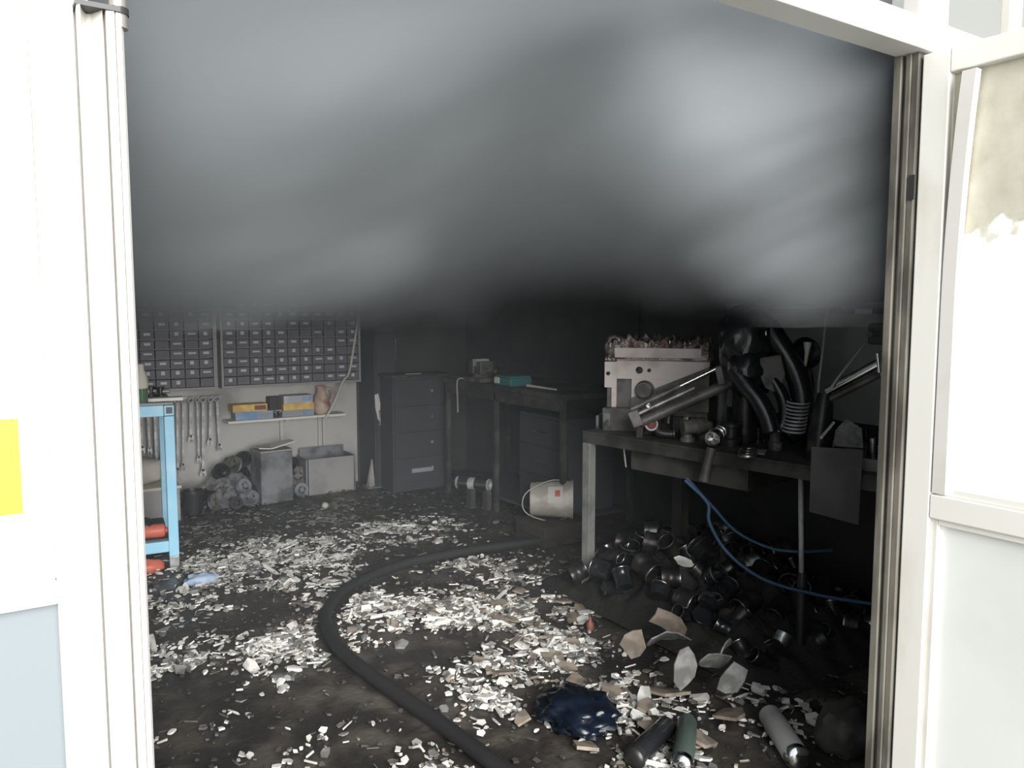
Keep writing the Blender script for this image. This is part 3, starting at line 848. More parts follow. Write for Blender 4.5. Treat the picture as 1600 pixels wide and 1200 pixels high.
obj('rim_band', MB().torus(MP @ Matrix.Translation((0, 0, .235)), .125, .005, 28, 6), 'pail_plastic', pa, smooth=60)
obj('bail_handle', MB().tube(smooth_path([MP @ Vector((.0, .128, .24)), MP @ Vector((-.06, .135, .12)), MP @ Vector((-.125, .06, -.03)), MP @ Vector((-.125, -.06, -.03)), MP @ Vector((-.06, -.135, .12)), MP @ Vector((.0, -.128, .24))], 5), .0035, 6), 'wire_white', pa, smooth=60)
lbq = MB()
for j in range(7):
    pass
def patch(a0, a1, h0, h1, r, m, nm):
    q = MB()
    vs_, fs = [], []
    for i in range(9):
        a = a0 + (a1 - a0) * i / 8
        for h in (h0, h1):
            rr = r + (h / .27) * .013
            vs_.append(MP @ Vector((rr * math.cos(a), rr * math.sin(a), h)))
            vs_.append(MP @ Vector(((rr - .002) * math.cos(a), (rr - .002) * math.sin(a), h)))
    for i in range(8):
        b = i * 4
        fs.append((b, b + 4, b + 6, b + 2))
        fs.append((b + 1, b + 3, b + 7, b + 5))
    q.add(vs_, fs)
    return obj(nm, q, m, pa)
_cam_side = None
for a in range(24):
    ang = a * math.pi / 12
    w = (MP.to_3x3() @ Vector((math.cos(ang), math.sin(ang), 0)))
    s = w.dot(Vector((-.5, -.75, .45)))
    if _cam_side is None or s > _cam_side[0]:
        _cam_side = (s, ang)
_ca = _cam_side[1]
patch(_ca - .45, _ca + .5, .12, .215, .1135, 'card_white', 'label_print')
patch(_ca - .2, _ca + .15, .165, .20, .1142, 'red_plastic', 'red_mark')

# ------------------------------------------------------------------ long bench at the right
BA = math.atan2(-.99, .135)                 # along the front edge, towards the door
bn = thing('work_bench', 'long steel bench on the right crowded with burnt machine parts', 'bench', (2.535, 3.225, 0), BA)
BL, BD, BZ = 1.85, 0.86, .89                # local x along edge, local y towards the right wall
wbn = world_of(bn)
def ob(x, y, z):
    return tuple(wbn @ Vector((x, y, z)))
obj('bench_top', MB().box(0, BL, .0, BD, BZ - .012, BZ), 'bench_dark', bn, local=True)
obj('front_rail', MB().box(0, BL, 0, .05, BZ - .062, BZ - .012), 'bench_dark', bn, bevel=.003, local=True)
obj('back_rail', MB().box(0, BL, BD - .05, BD, BZ - .062, BZ - .012), 'bench_paint', bn, bevel=.003, local=True)
obj('end_rail', MB().box(0, .05, .05, BD - .05, BZ - .062, BZ - .012), 'bench_paint', bn, bevel=.003, local=True)
obj('end_rail', MB().box(BL - .05, BL, .05, BD - .05, BZ - .062, BZ - .012), 'bench_paint', bn, bevel=.003, local=True)
for x in (0, BL - .05):
    for y in (0, BD - .05):
        obj('leg', MB().box(x, x + .05, y, y + .05, 0, BZ - .062), 'bench_paint', bn, bevel=.003, local=True)
obj('under_drawer', MB().box(.28, .95, .06, .55, BZ - .17, BZ - .062), 'bench_dark', bn, bevel=.004, local=True)
obj('cross_brace', MB().box(.28, .34, .40, .46, 0, BZ - .17), 'dark_wood', bn, local=True)

# hanging sheet, pole, pipe stub and cables under the bench
tag(obj('metal_sheet', MB().prism([(0, 0), (.19, -.01), (.185, -.30), (.0, -.25)], .004, Matrix.Translation((2.556, 1.854, 0.998)) @ Matrix.Rotation(-.62, 4, 'Z') @ Matrix.Rotation(math.pi / 2, 4, 'X')), 'sheet_grey'), 'grey metal sheet hanging from the front of the long bench', 'sheet')
pj = thing('prop_pole', 'thin steel prop pole standing under the long bench', 'pole', (2.826, 2.074, 0.000))
_pb = (2.826, 2.074, 0.000)
obj('inner_rod', MB().tube([(_pb[0], _pb[1], .30), (_pb[0] - .02, _pb[1] + .01, .835)], .011, 10), 'steel_pale', pj, smooth=50)
obj('outer_sleeve', MB().tube([(_pb[0], _pb[1], .012), (_pb[0], _pb[1], .36), (_pb[0], _pb[1], .40)], [.021, .021, .016], 12), 'dark_metal', pj, smooth=50)
obj('foot_plate', MB().box(_pb[0] - .05, _pb[0] + .05, _pb[1] - .05, _pb[1] + .05, 0, .012), 'dark_metal', pj)
tag(obj('pipe_stub', MB().tube([(2.592, 2.384, 0.913), (2.575, 2.389, 0.852), (2.557, 2.392, 0.768)], [.022, .02, .026], 12), 'bench_dark', smooth=40), 'short pipe stub hanging below the bench drawer', 'pipe')
tag(obj('wire_drop', MB().tube(smooth_path([(2.631, 3.013, 0.872), (2.631, 3.006, 0.804), (2.635, 2.994, 0.723)], 4), .005, 6), 'board_grey', smooth=60), 'thin wire hanging beneath the bench near its leg', 'wire')
tag(obj('blue_cable', MB().tube(smooth_path([(2.486, 2.438, 0.774), (2.564, 2.377, 0.676), (2.567, 2.366, 0.592), (2.613, 2.324, 0.480), (2.652, 2.231, 0.404), (2.713, 2.127, 0.355), (2.849, 1.974, 0.319), (2.982, 1.826, 0.303)], 6), .008, 8), 'cable_blue', smooth=60), 'lower blue cable sagging beneath the long bench', 'cable')
tag(obj('blue_cable', MB().tube(smooth_path([(2.528, 2.471, 0.774), (2.617, 2.400, 0.650), (2.702, 2.332, 0.536), (2.778, 2.217, 0.480), (2.841, 2.116, 0.476), (2.969, 2.034, 0.481)], 6), .007, 8), 'cable_blue', smooth=60), 'upper blue cable sagging beneath the long bench', 'cable')
tag(obj('tool_tray', MB().add(*(lambda M: ([M @ Vector(p) for p in ((-.12, -.09, .05), (.12, -.09, .05), (.12, .09, .05), (-.12, .09, .05), (-.10, -.07, 0), (.10, -.07, 0), (.10, .07, 0), (-.10, .07, 0), (-.11, -.08, .05), (.11, -.08, .05), (.11, .08, .05), (-.11, .08, .05), (-.095, -.065, .006), (.095, -.065, .006), (.095, .065, .006), (-.095, .065, .006))], [(4, 7, 6, 5), (0, 4, 5, 1), (1, 5, 6, 2), (2, 6, 7, 3), (3, 7, 4, 0), (0, 1, 9, 8), (1, 2, 10, 9), (2, 3, 11, 10), (3, 0, 8, 11), (8, 9, 13, 12), (9, 10, 14, 13), (10, 11, 15, 14), (11, 8, 12, 15), (12, 13, 14, 15)]))(Matrix.Translation(ob(1.42, .16, BZ)) @ Matrix.Rotation(.4, 4, 'Z')))
, 'bench_paint'), 'shallow grey tray at the near end of the bench', 'tray')

# ---- scorched machine on the far end of the bench
MA = math.atan2(-.781, .624)
mc = thing('burnt_machine', 'scorched pale-panelled machine at the far end of the bench', 'machine', (2.628, 3.222, BZ), MA)
PXM = .00341
def mx_(p): return (p - 932) * PXM
def mz_(p): return (672 - p) * PXM
def mbox(x0, x1, z0, z1, y0, y1):
    return MB().box(mx_(x0), mx_(x1), y0, y1, mz_(z1), mz_(z0))
pan = MB().box(mx_(942), mx_(961), .02, .035, mz_(607), mz_(567)).box(mx_(953), mx_(961), .02, .035, mz_(637), mz_(607)).box(mx_(961), mx_(1100), .02, .035, mz_(593), mz_(562)).box(mx_(984), mx_(1100), .02, .035, mz_(637), mz_(593))
sp_ = obj('front_panel', pan, 'machine_white', mc, local=True, bevel=.002)
obj('chassis', mbox(945, 1098, 564, 668, .036, .24), 'machine_grey', mc, local=True, bevel=.004)
for (x, z, r) in ((948, 585, 3.2), (996, 579, 5.5), (1011, 579, 3.0)):
    obj('hole', MB().lathe([(r * PXM * .82, 0), (r * PXM, 0), (r * PXM, .003), (r * PXM * .82, .003), (r * PXM * .8, 0)], Matrix.Translation((mx_(x), .0195, mz_(z))) @ Matrix.Rotation(math.pi / 2, 4, 'X'), 14).lathe([(r * PXM * .84, 0), (0, .0012)], Matrix.Translation((mx_(x), .0195, mz_(z))) @ Matrix.Rotation(math.pi / 2, 4, 'X'), 14), 'black_iron', mc, local=True)
obj('lower_plate', MB().prism([(mx_(984), mz_(640)), (mx_(984), mz_(622)), (mx_(1100), mz_(572)), (mx_(1100), mz_(640))], .01, Matrix.Translation((0, .012, 0)) @ Matrix.Rotation(math.pi / 2, 4, 'X')), 'machine_grey', mc, local=True)
obj('base_block', mbox(942, 1000, 637, 672, -.03, .2), 'machine_grey', mc, local=True, bevel=.004)
obj('base_skid', mbox(996, 1095, 648, 672, .0, .2), 'bench_dark', mc, local=True, bevel=.004)
obj('foot_bracket', mbox(945, 955, 645, 671, -.045, -.03).box(mx_(932), mx_(936), -.02, .1, mz_(671), mz_(650)), 'chrome_dull', mc, local=True)
kb = obj('dial', MB().lathe([(.05, 0), (.05, .012), (.040, .02), (.040, .045), (.034, .05), (0, .048)], Matrix.Translation((mx_(1005), .02, mz_(609))) @ Matrix.Rotation(math.pi / 2, 4, 'X'), 22), 'machine_grey', mc, smooth=40, local=True)
obj('dial_ring', MB().torus(Matrix.Translation((mx_(1005), -.028, mz_(609))) @ Matrix.Rotation(math.pi / 2, 4, 'X'), .037, .0035, 22, 6), 'chrome', mc, smooth=60, local=True)
# melted top casting: a lumpy slab
tp = bmesh.new()
bmesh.ops.create_grid(tp, x_segments=46, y_segments=16, size=1.0)
mbt = MB()
W_, D_ = .27, .11
for v in tp.verts:
    x, y = v.co.x, v.co.y
    e = max(abs(x), abs(y))
    h = .085 + .05 * noise.noise(Vector((x * 9, y * 4, 2))) + .035 * noise.noise(Vector((x * 21, y * 9, 5)))
    if e > .97:
        h = 0.0
    mbt.v.append((mx_(1022) + x * W_, .125 + y * D_ + .01 * noise.noise(Vector((x * 7, y * 7, 1))), mz_(561) + max(0, h)))
mbt.f = [tuple(v.index for v in f.verts) for f in tp.faces]
tp.free()
mbt.box(mx_(1022) - W_, mx_(1022) + W_, .02, .23, mz_(565), mz_(560))
obj('melted_top', mbt, 'corroded', mc, smooth=50, local=True)
obj('end_lug', MB().tube(smooth_path([(mx_(946), .06, mz_(558)), (mx_(944), .06, mz_(540)), (mx_(952), .06, mz_(530)), (mx_(962), .06, mz_(534)), (mx_(963), .06, mz_(546))], 5), .016, 8), 'corroded', mc, smooth=60, local=True)
obj('top_bar', MB().box(mx_(958), mx_(1088), .008, .022, mz_(560), mz_(545)), 'machine_white', mc, local=True, bevel=.002)
for k in range(6):
    obj('stud', MB().tube([(mx_(1040 + k * 10), .05, mz_(552)), (mx_(1040 + k * 10), .05, mz_(534 + (k * 7) % 9))], .007, 8), 'chrome', mc, smooth=50, local=True)

# ---- slanting chrome rail in front of the machine
sl = thing('slide_rail', 'slanting chrome-tipped slide rail leaning in front of the machine', 'rail', (2.593, 2.866, 0.945))
P0, P1 = Vector((2.564, 2.882, 1.034)), Vector((2.932, 2.596, 1.267))
obj('upper_rod', MB().tube([P0, P0.lerp(P1, .5)], .013, 12), 'machine_grey', sl, smooth=40)
obj('bright_rod', MB().tube([P0.lerp(P1, .48), P1], .012, 12), 'chrome', sl, smooth=40)
obj('lower_rod', MB().tube([(2.581, 2.845, 1.017), (2.784, 2.679, 1.145)], .010, 10), 'steel', sl, smooth=40)
obj('slide_tube', MB().tube([(2.598, 2.854, 0.971), (2.929, 2.599, 1.162)], .027, 14), 'machine_grey', sl, smooth=40)
obj('clamp', MB().bar((2.556, 2.863, 1.030), (2.578, 2.841, 0.956), .03, .05), 'machine_grey', sl, bevel=.004)
obj('clamp', MB().bar((2.885, 2.613, 1.250), (2.896, 2.597, 1.164), .035, .04), 'steel', sl, bevel=.004)
obj('foot_leg', MB().bar((2.611, 2.868, 0.962), (2.629, 2.895, 0.890), .03, .03).bar((2.916, 2.618, 1.149), (2.925, 2.632, 0.890), .03, .03), 'machine_grey', sl)
obj('nut', MB().lathe([(.012, 0), (.012, .012), (0, .014)], axis_M((2.608, 2.808, 1.057), (-.6, -.75, .2)), 6), 'chrome', sl)
hw = thing('hand_wheel', 'small red-centred hand wheel lying against the machine base', 'wheel', (2.669, 2.857, 0.890))
Mh = axis_M((2.637, 2.815, 0.963), (-.62, -.74, .25))
obj('rim', MB().torus(Mh, .028, .006, 20, 8), 'steel', hw, smooth=60)
obj('disc', MB().lathe([(.0, -.012), (.024, -.01), (.026, .0), (.012, .006), (.008, .012), (0, .013)], Mh, 16), 'rust_red', hw, smooth=50)

def socket(p, d, R, L_, m, label, cat='pipe', group=None, name='pipe_sleeve', m2=None):
    t = thing(name, label, cat, p, 0, group)
    M = axis_M(p, d)
    obj('sleeve', MB().lathe([(R * .72, 0), (R, 0), (R, L_), (R * .72, L_), (R * .72, 0)], M, 18), m, t, smooth=40)
    obj('collar', MB().lathe([(R * 1.02, L_ * .55), (R * 1.15, L_ * .57), (R * 1.15, L_ * .75), (R * 1.02, L_ * .77)], M, 18), m2 or m, t, smooth=40)
    return t
socket((2.683, 2.654, 0.964), (.75, -.3, .05), .034, .12, 'machine_grey', 'dark open pipe sleeve lying on the bench beside the hand wheel')
# chrome nozzle near the front edge
nz = thing('chrome_nozzle', 'shiny chrome nozzle with rings lying at the bench front edge', 'nozzle', (2.639, 2.412, 0.890))
Mn = axis_M((2.604, 2.393, 0.951), (.83, .35, .16))
obj('bell', MB().lathe([(.0, .012), (.026, .0), (.034, .0), (.038, .015), (.036, .04), (.024, .06)], Mn, 22), 'chrome', nz, smooth=40)
obj('barrel', MB().lathe([(.022, .055), (.022, .13), (.018, .135), (0, .135)], Mn, 18), 'chrome_dull', nz, smooth=40)
obj('ring', MB().torus(Mn @ Matrix.Translation((0, 0, .075)), .025, .008, 20, 8), 'chrome', nz, smooth=60)
obj('ring', MB().torus(Mn @ Matrix.Translation((0, 0, .105)), .025, .007, 20, 8), 'chrome', nz, smooth=60)
for i, (x, y, d_) in enumerate(((1150, 672, 3.55), (1130, 662, 3.65), (1172, 668, 3.5))):
    tag(obj('steel_ring', MB().torus(axis_M((2.741, 2.393, 0.890), (0, 0, 1)) @ Matrix.Translation((.02 + .05 * i, .10 + .04 * i, .014)), .03, .011, 18, 8), 'chrome_dull', smooth=60), 'small chromed steel ring lying behind the chrome nozzle', 'ring', 'rings behind the nozzle')

# ---- black moulded hood and burnt hoses
hd = thing('blackened_hood', 'glossy black melted hood and hoses rising above the bench', 'hood', (2.918, 2.398, 0.890))
lump('hood_shell', (2.913, 2.475, 1.367), (.14, .13, .175), 'black_gloss', hd, .14, 2.2, 4, 2.0)
lump('hood_lobe', (2.885, 2.432, 1.236), (.12, .10, .12), 'black_gloss', hd, .2, 2.2, 3, 9.0)
obj('outer_hose', MB().tube(smooth_path([(2.851, 2.538, 1.351), (2.868, 2.538, 1.455), (2.912, 2.490, 1.500), (2.941, 2.421, 1.471), (2.965, 2.347, 1.375), (2.994, 2.279, 1.256), (2.996, 2.228, 1.129), (2.964, 2.214, 1.018), (2.909, 2.243, 0.956)], 7), .050, 14), 'black_gloss', hd, smooth=60)
obj('inner_hose', MB().tube(smooth_path([(2.795, 2.444, 1.254), (2.809, 2.392, 1.184), (2.830, 2.335, 1.115), (2.842, 2.296, 1.047), (2.841, 2.265, 0.976)], 7), .044, 12), 'black_gloss', hd, smooth=60)
obj('middle_hose', MB().tube(smooth_path([(2.891, 2.410, 1.296), (2.908, 2.331, 1.213), (2.924, 2.274, 1.115), (2.908, 2.252, 1.032), (2.881, 2.263, 0.973)], 7), .030, 12), 'black_gloss', hd, smooth=60)
obj('grey_cover', MB().prism([(-.07, .07), (.05, .09), (.07, .0), (.04, -.09), (-.02, -.06)], .02, axis_M((2.885, 2.324, 1.228), (-.62, -.78, .1))), 'machine_grey', hd, bevel=.006)
for k in range(9):
    a = k / 8
    p = Vector((2.949, 2.215, 1.111)).lerp(Vector((2.909, 2.204, 0.989)), a)
    obj('rib', MB().torus(axis_M(p, Vector((.05, .1, -1))), .048, .0046, 18, 6), 'steel_pale', hd, smooth=60)
obj('stand', MB().tube([(2.950, 2.515, 1.289), (2.975, 2.527, 0.890)], [.05, .07], 12), 'black_iron', hd, smooth=60)
obj('hose_clip', MB().tube([(2.897, 2.362, 1.443), (2.897, 2.358, 1.402)], .006, 8), 'chrome', hd, smooth=60)
dn = thing('lamp_dish', 'small dark lamp dish with a pale spout behind the hoses', 'lamp', (3.112, 2.295, 0.890))
Md = axis_M((3.101, 2.300, 1.318), (-.35, -.8, .2))
obj('dish', MB().lathe([(0, -.03), (.05, -.022), (.075, .01), (.07, .012), (.045, -.015), (0, -.02)], Md, 22), 'black_gloss', dn, smooth=40)
obj('spout', MB().tube([(3.027, 2.234, 1.372), (3.023, 2.233, 1.329), (3.030, 2.245, 1.265)], [.018, .010, .006], 10), 'wire_white', dn, smooth=60)
obj('stem', MB().tube(smooth_path([(3.122, 2.308, 1.294), (3.136, 2.286, 1.176), (3.125, 2.281, 1.058), (3.134, 2.305, 0.890)], 5), .012, 10), 'black_iron', dn, smooth=60)

# ---- right part of the bench: chrome arm, wires, rods, scrap
ca = thing('chrome_strut', 'bright chrome strut slanting up to a clamp near the right jamb', 'strut', (2.834, 1.975, 0.890))
obj('arm_tube', MB().tube([(2.852, 2.004, 1.179), (2.929, 1.790, 1.324)], .020, 14), 'chrome', ca, smooth=40)
obj('lower_tube', MB().tube([(2.868, 2.014, 1.140), (2.929, 1.808, 1.268)], .014, 12), 'machine_grey', ca, smooth=40)
obj('clamp_head', MB().bar((2.893, 1.793, 1.355), (2.902, 1.774, 1.236), .03, .035), 'chrome_dull', ca, bevel=.006)
obj('clamp_screw', MB().tube([(2.857, 1.791, 1.346), (2.860, 1.782, 1.272)], .007, 8), 'chrome', ca, smooth=60)
obj('pedestal', MB().tube([(2.873, 2.025, 1.168), (2.861, 2.026, 1.102), (2.869, 2.048, 0.890)], [.03, .04, .055], 12), 'black_iron', ca, smooth=40)
tag(obj('bent_wire', MB().tube(smooth_path([(3.382, 2.297, 1.533), (3.281, 2.302, 1.527), (3.218, 2.279, 1.494), (3.111, 2.214, 1.356), (2.955, 2.119, 1.192), (2.882, 2.064, 1.137)], 5), .005, 6), 'wire_white', smooth=60), 'thin pale wire bent over above the bench', 'wire')
tag(obj('thin_rod', MB().tube([(3.087, 1.993, 1.375), (2.863, 1.967, 1.234), (2.822, 1.966, 1.197)], .0045, 6), 'wire_white', smooth=60), 'thin pale rod leaning beside the chrome strut', 'rod')
gb = thing('green_box', 'small grey-green motor fixed on the right wall by the jamb', 'motor', (3.472, 2.165, 1.410))
gp = Vector((3.496, 2.173, 1.404))
obj('housing', MB().box(gp.x - .04, 3.75, gp.y - .06, gp.y + .05, gp.z - .05, gp.z + .05), 'green_grey', gb, bevel=.01)
obj('shaft', MB().tube([gp + Vector((-.03, 0, 0)), gp + Vector((-.10, .0, 0))], .014, 10), 'steel', gb, smooth=50)
ws = thing('wall_board', 'dark shelf board fixed high on the right wall above the bench', 'shelf', (3.68, 2.4, 1.5))
obj('board', MB().box(3.58, 3.75, 1.5, 3.45, 1.50, 1.525), 'dark_wood', ws)
obj('bracket', MB().box(3.60, 3.75, 2.1, 2.13, 1.46, 1.50).box(3.73, 3.75, 2.1, 2.13, 1.3, 1.46), 'black_iron', ws)
obj('price_tag', MB().box(3.576, 3.58, 2.28, 2.37, 1.50, 1.524), 'card_white', ws)
tag(obj('plaster_chunk', MB().prism([(-.06, -.05), (.05, -.06), (.055, .02), (.0, .06), (-.04, .02)], .02, Matrix.Translation((2.780, 1.856, 1.028)) @ Matrix.Rotation(-.6, 4, 'Z') @ Matrix.Rotation(1.15, 4, 'X')), 'shard_grey'), 'pale plaster chunk leaning on parts at the bench near end', 'chunk')
tag(obj('pale_stick', MB().tube([(2.649, 1.880, 1.021), (2.755, 1.900, 1.070)], .006, 6), 'card_white', smooth=60), 'short pale stick beside the plaster chunk on bench', 'stick')
tag(obj('folded_card', MB().prism([(-.05, -.03), (.06, -.02), (.05, .03), (-.04, .035)], .006, Matrix.Translation(ob(.98, .10, BZ + .006)) @ Matrix.Rotation(.5, 4, 'Z')), 'board_grey'), 'pale folded card lying at the bench front edge', 'card')

# burnt fittings crowding the bench top
def fitting(p, R, H, rz, tilt, m, label, group, kind):
    t = thing('burnt_fitting', label, 'machine part', p, rz, group)
    t.rotation_euler = (tilt, 0, rz)
    I = Matrix.Identity(4)
    if kind == 0:
        obj('body', MB().lathe([(R * .6, 0), (R, 0), (R, H * .3), (R * .75, H * .35), (R * .75, H * .8), (R * .9, H * .85), (R * .9, H), (R * .5, H), (R * .5, H * .1), (0, H * .1)], I, 14), m, t, smooth=40, local=True)
        obj('bolt', MB().lathe([(R * .2, 0), (R * .2, R * .3), (0, R * .32)], Matrix.Translation((R * .9, 0, H * .18)) @ Matrix.Rotation(math.pi / 2, 4, 'Y'), 6), 'steel', t, local=True)
    elif kind == 1:
        obj('body', MB().tube(smooth_path([(-R, 0, R * .5), (0, 0, R * .55), (R * .8, 0, R * .8), (R, 0, H)], 4), R * .48, 12), m, t, smooth=50, local=True)
        obj('flange', MB().lathe([(R * .7, 0), (R * .7, R * .2), (R * .48, R * .2)], Matrix.Translation((-R * 1.0, 0, R * .55)) @ Matrix.Rotation(math.pi / 2, 4, 'Y'), 14), m, t, smooth=40, local=True)
    else:
        obj('body', MB().box(-R, R, -R * .6, R * .6, 0, H * .6), m, t, bevel=.006, local=True)
        obj('boss', MB().lathe([(R * .45, H * .6), (R * .45, H), (R * .25, H), (R * .25, H * .7), (0, H * .7)], I, 14), m, t, smooth=40, local=True)
for i in range(46):
    x = random.uniform(.30, 1.72)
    y = random.uniform(.06, .8)
    if x < .75 and y > .25 and x + .2 < y + .6 and x < .55:
        continue
    R = random.uniform(.025, .055)
    fitting(ob(x, y, BZ), R, random.uniform(.05, .12), random.uniform(0, 6), 0.0, random.choice(('black_iron', 'black_iron', 'machine_grey', 'black_plastic', 'chrome_dull')), 'sooty iron fitting among the burnt parts on the bench', 'burnt fittings on the bench', i % 3)

# ------------------------------------------------------------------ floor: hose, heap, debris
hp = [(3.154, 4.04), (2.805, 4.092), (2.41, 4.151), (1.966, 4.139), (1.634, 4.018), (1.425, 3.857), (1.282, 3.654), (1.214, 3.445), (1.183, 3.215), (1.193, 2.984), (1.217, 2.749), (1.246, 2.528), (1.268, 2.323), (1.285, 2.135), (1.298, 1.998), (1.309, 1.7), (1.29, 1.35)]
tag(obj('fire_hose', MB().tube(smooth_path([(x, y, .034) for x, y in hp], 6), .029, 12), 'rubber_black', smooth=60), 'thick black hose curving across the debris-covered floor', 'hose')

# black cans and rings heaped under the bench
def can(p, R, H, rot, m, group, label):
    t = thing('tin_can', label, 'can', p, 0, group)
    t.rotation_euler = rot
    I = Matrix.Identity(4)
    obj('wall', MB().lathe([(R * .93, -H / 2 + .004), (R, -H / 2), (R, -H * .2), (R * .97, -H * .18), (R * .97, H * .18), (R, H * .2), (R, H / 2), (R * .93, H / 2), (R * .93, -H / 2 + .006), (0, -H / 2 + .006)], I, 18), m, t, smooth=40, local=True)
    obj('rim', MB().torus(Matrix.Translation((0, 0, H / 2)), R * .97, R * .07, 18, 6), 'chrome_dull', t, smooth=60, local=True)
    return t
random.seed(21)
cans = 0
placed = []
tries = 0
while cans < 90 and tries < 3000:
    tries += 1
    a, b = random.random(), random.random()
    x = 2.50 + a * .95
    y = 3.30 - b * 1.25
    if x < 2.46 + (3.2 - y) * .08:
        continue
    hgt = max(0, 1 - ((x - 3.0) / .7) ** 2) * max(0, 1 - ((y - 2.8) / .8) ** 2)
    R = random.uniform(.032, .06)
    H = random.uniform(.05, .12)
    z = (.25 + random.uniform(-.02, .08)) * hgt + R * .7
    if any((x - q[0]) ** 2 + (y - q[1]) ** 2 + (z - q[2]) ** 2 < (R + q[3]) ** 2 * .75 for q in placed):
        continue
    placed.append((x, y, z, R))
    can((x, y, z), R, H, (random.uniform(.3, 2.2), random.uniform(-.8, .8), random.uniform(0, 6)), random.choice(('black_iron', 'black_iron', 'black_iron', 'black_gloss', 'chrome_dull')), 'blackened cans under the bench', 'blackened metal can in the heap under the long bench')
    cans += 1
# charred bed that carries the heap
def bed():
    mb = MB()
    n, m = 64, 64
    for j in range(m + 1):
        for i in range(n + 1):
            x = 2.42 + i / n * 1.25
            y = 1.75 + j / m * 1.75
            h = max(0, 1 - ((x - 3.02) / .62) ** 2) * max(0, 1 - ((y - 2.75) / .86) ** 2)
            z = .30 * h + (.02 + .07 * h) * min(1, h * 6) * (noise.noise(Vector((x * 11, y * 11, 0))) + .6 * noise.noise(Vector((x * 27, y * 27, 3)))) - .002
            mb.v.append((x, y, max(z, -.002)))
    for j in range(m):
        for i in range(n):
            a = j * (n + 1) + i
            mb.f.append((a, a + 1, a + n + 2, a + n + 1))
    o = obj('ash_heap', mb, 'ash_black', smooth=60)
    o['kind'] = 'stuff'
    tag(o, 'black ash and rubble heaped under the long bench', 'ash')
bed()

# curved crockery pieces against the heap
def curved(p, w, h, rot, m, label, R=.15):
    mb = MB()
    n = 9
    rad = [random.uniform(.62, 1.08) for _ in range(n)]
    rings = 4
    pts = [(0.0, 0.0)]
    for k in range(1, rings + 1):
        for i in range(n):
            a = 2 * math.pi * i / n + .25
            pts.append((math.cos(a) * rad[i] * w * .55 * k / rings, math.sin(a) * rad[i] * h * .55 * k / rings))
    for s_ in (0, .006):
        for (x, v) in pts:
            ang = x / R
            mb.v.append(((R - s_) * math.sin(ang), (R - s_) * math.cos(ang) - R, v))
    N_ = len(pts)
    for side in (0, 1):
        o_ = side * N_
        for i in range(n):
            j = (i + 1) % n
            t = (o_, o_ + 1 + i, o_ + 1 + j)
            mb.f.append(t if side == 0 else t[::-1])
            for k in range(rings - 1):
                q = (o_ + 1 + k * n + i, o_ + 1 + (k + 1) * n + i, o_ + 1 + (k + 1) * n + j, o_ + 1 + k * n + j)
                mb.f.append(q if side == 0 else q[::-1])
    e = 1 + (rings - 1) * n
    for i in range(n):
        j = (i + 1) % n
        mb.f.append((e + i, N_ + e + i, N_ + e + j, e + j))
    o = obj('ceramic_piece', mb, m, smooth=50)
    o.location = p
    o.rotation_euler = rot
    return tag(o, label, 'ceramic piece')
curved((2.328, 2.360, 0.203), .17, .11, (.25, .35, -.9), 'shard_tan', 'pinkish curved ceramic piece lying on the can heap')
curved((2.265, 2.313, 0.167), .19, .12, (.9, -.1, -.5), 'shard_grey', 'grey dish fragment cupped below the pinkish piece')
curved((2.071, 2.286, 0.191), .10, .14, (.1, .5, -1.1), 'shard_tan', 'brownish ceramic piece standing on edge before the can heap')
curved((2.133, 2.063, 0.157), .10, .17, (-.1, .12, -.6), 'shard_grey', 'tall grey ceramic piece propped upright on the heap')
curved((2.215, 2.013, 0.188), .15, .12, (.7, .3, -.2), 'shard_grey', 'grey bowl fragment right of the tall upright piece')
curved((2.203, 1.899, 0.171), .09, .14, (.0, .6, -.9), 'shard_grey', 'narrow leaning ceramic piece at the heap edge')
curved((2.287, 2.028, 0.211), .12, .09, (.5, -.3, .3), 'shard_grey', 'small dull ceramic piece behind the bowl fragment')
curved((2.572, 2.520, 0.375), .09, .06, (.6, .4, -.6), 'shard_white', 'pale label-like chip high on the can heap')

# tubes in the right foreground
def cylinder_thing(name, p0, p1, r, m, m_end, label, cat):
    t = thing(name, label, cat, p0)
    d = Vector(p1) - Vector(p0)
    L_ = d.length
    M = axis_M(p0, d)
    obj('barrel', MB().lathe([(r * .9, 0), (r, .006), (r, L_ * .8), (r * .96, L_ * .82), (r * .96, L_), (r * .7, L_), (r * .7, L_ - .01), (0, L_ - .01)], M, 22), m, t, smooth=40)
    obj('end_cap', MB().lathe([(0, -.012), (r * .5, -.011), (r * .95, -.004), (r * 1.02, .004), (r * 1.02, .02)], M, 22), m_end, t, smooth=50)
    return t
cylinder_thing('steel_cylinder', (2.128, 1.554, 0.045), (2.280, 1.789, 0.045), .042, 'board_grey', 'chrome', 'pale grey cylinder with a shiny end lying near the right jamb', 'cylinder')
cylinder_thing('chrome_cylinder', (1.776, 1.728, 0.050), (1.982, 1.908, 0.050), .036, 'green_dark', 'chrome', 'dark green cylinder with mirror-bright cap at the bottom of the picture', 'cylinder')
cylinder_thing('black_cylinder', (1.684, 1.857, 0.040), (1.919, 1.945, 0.040), .038, 'black_gloss', 'black_iron', 'black cylinder lying left of the mirror-capped one', 'cylinder')
bag = lump('plastic_bag', (1.71, 2.19, .05), (.13, .15, .06), 'bag_blue', None, .36, 2.6, 4, 3.0)
tag(bag, 'crumpled glossy dark blue plastic bag on the floor', 'bag')
tag(lump('plaster_lump', (2.405, 1.560, 0.060), (.12, .10, .10), 'bench_dark', None, .3, 2.0, 3, 8.0), 'dark rubble lump by the right jamb', 'rubble')
sb_ = thing('small_bottle', 'tiny glass bottle standing near the bench leg', 'bottle', (2.284, 2.836, 0.000))
Ms = Matrix.Translation((2.284, 2.836, 0.000))
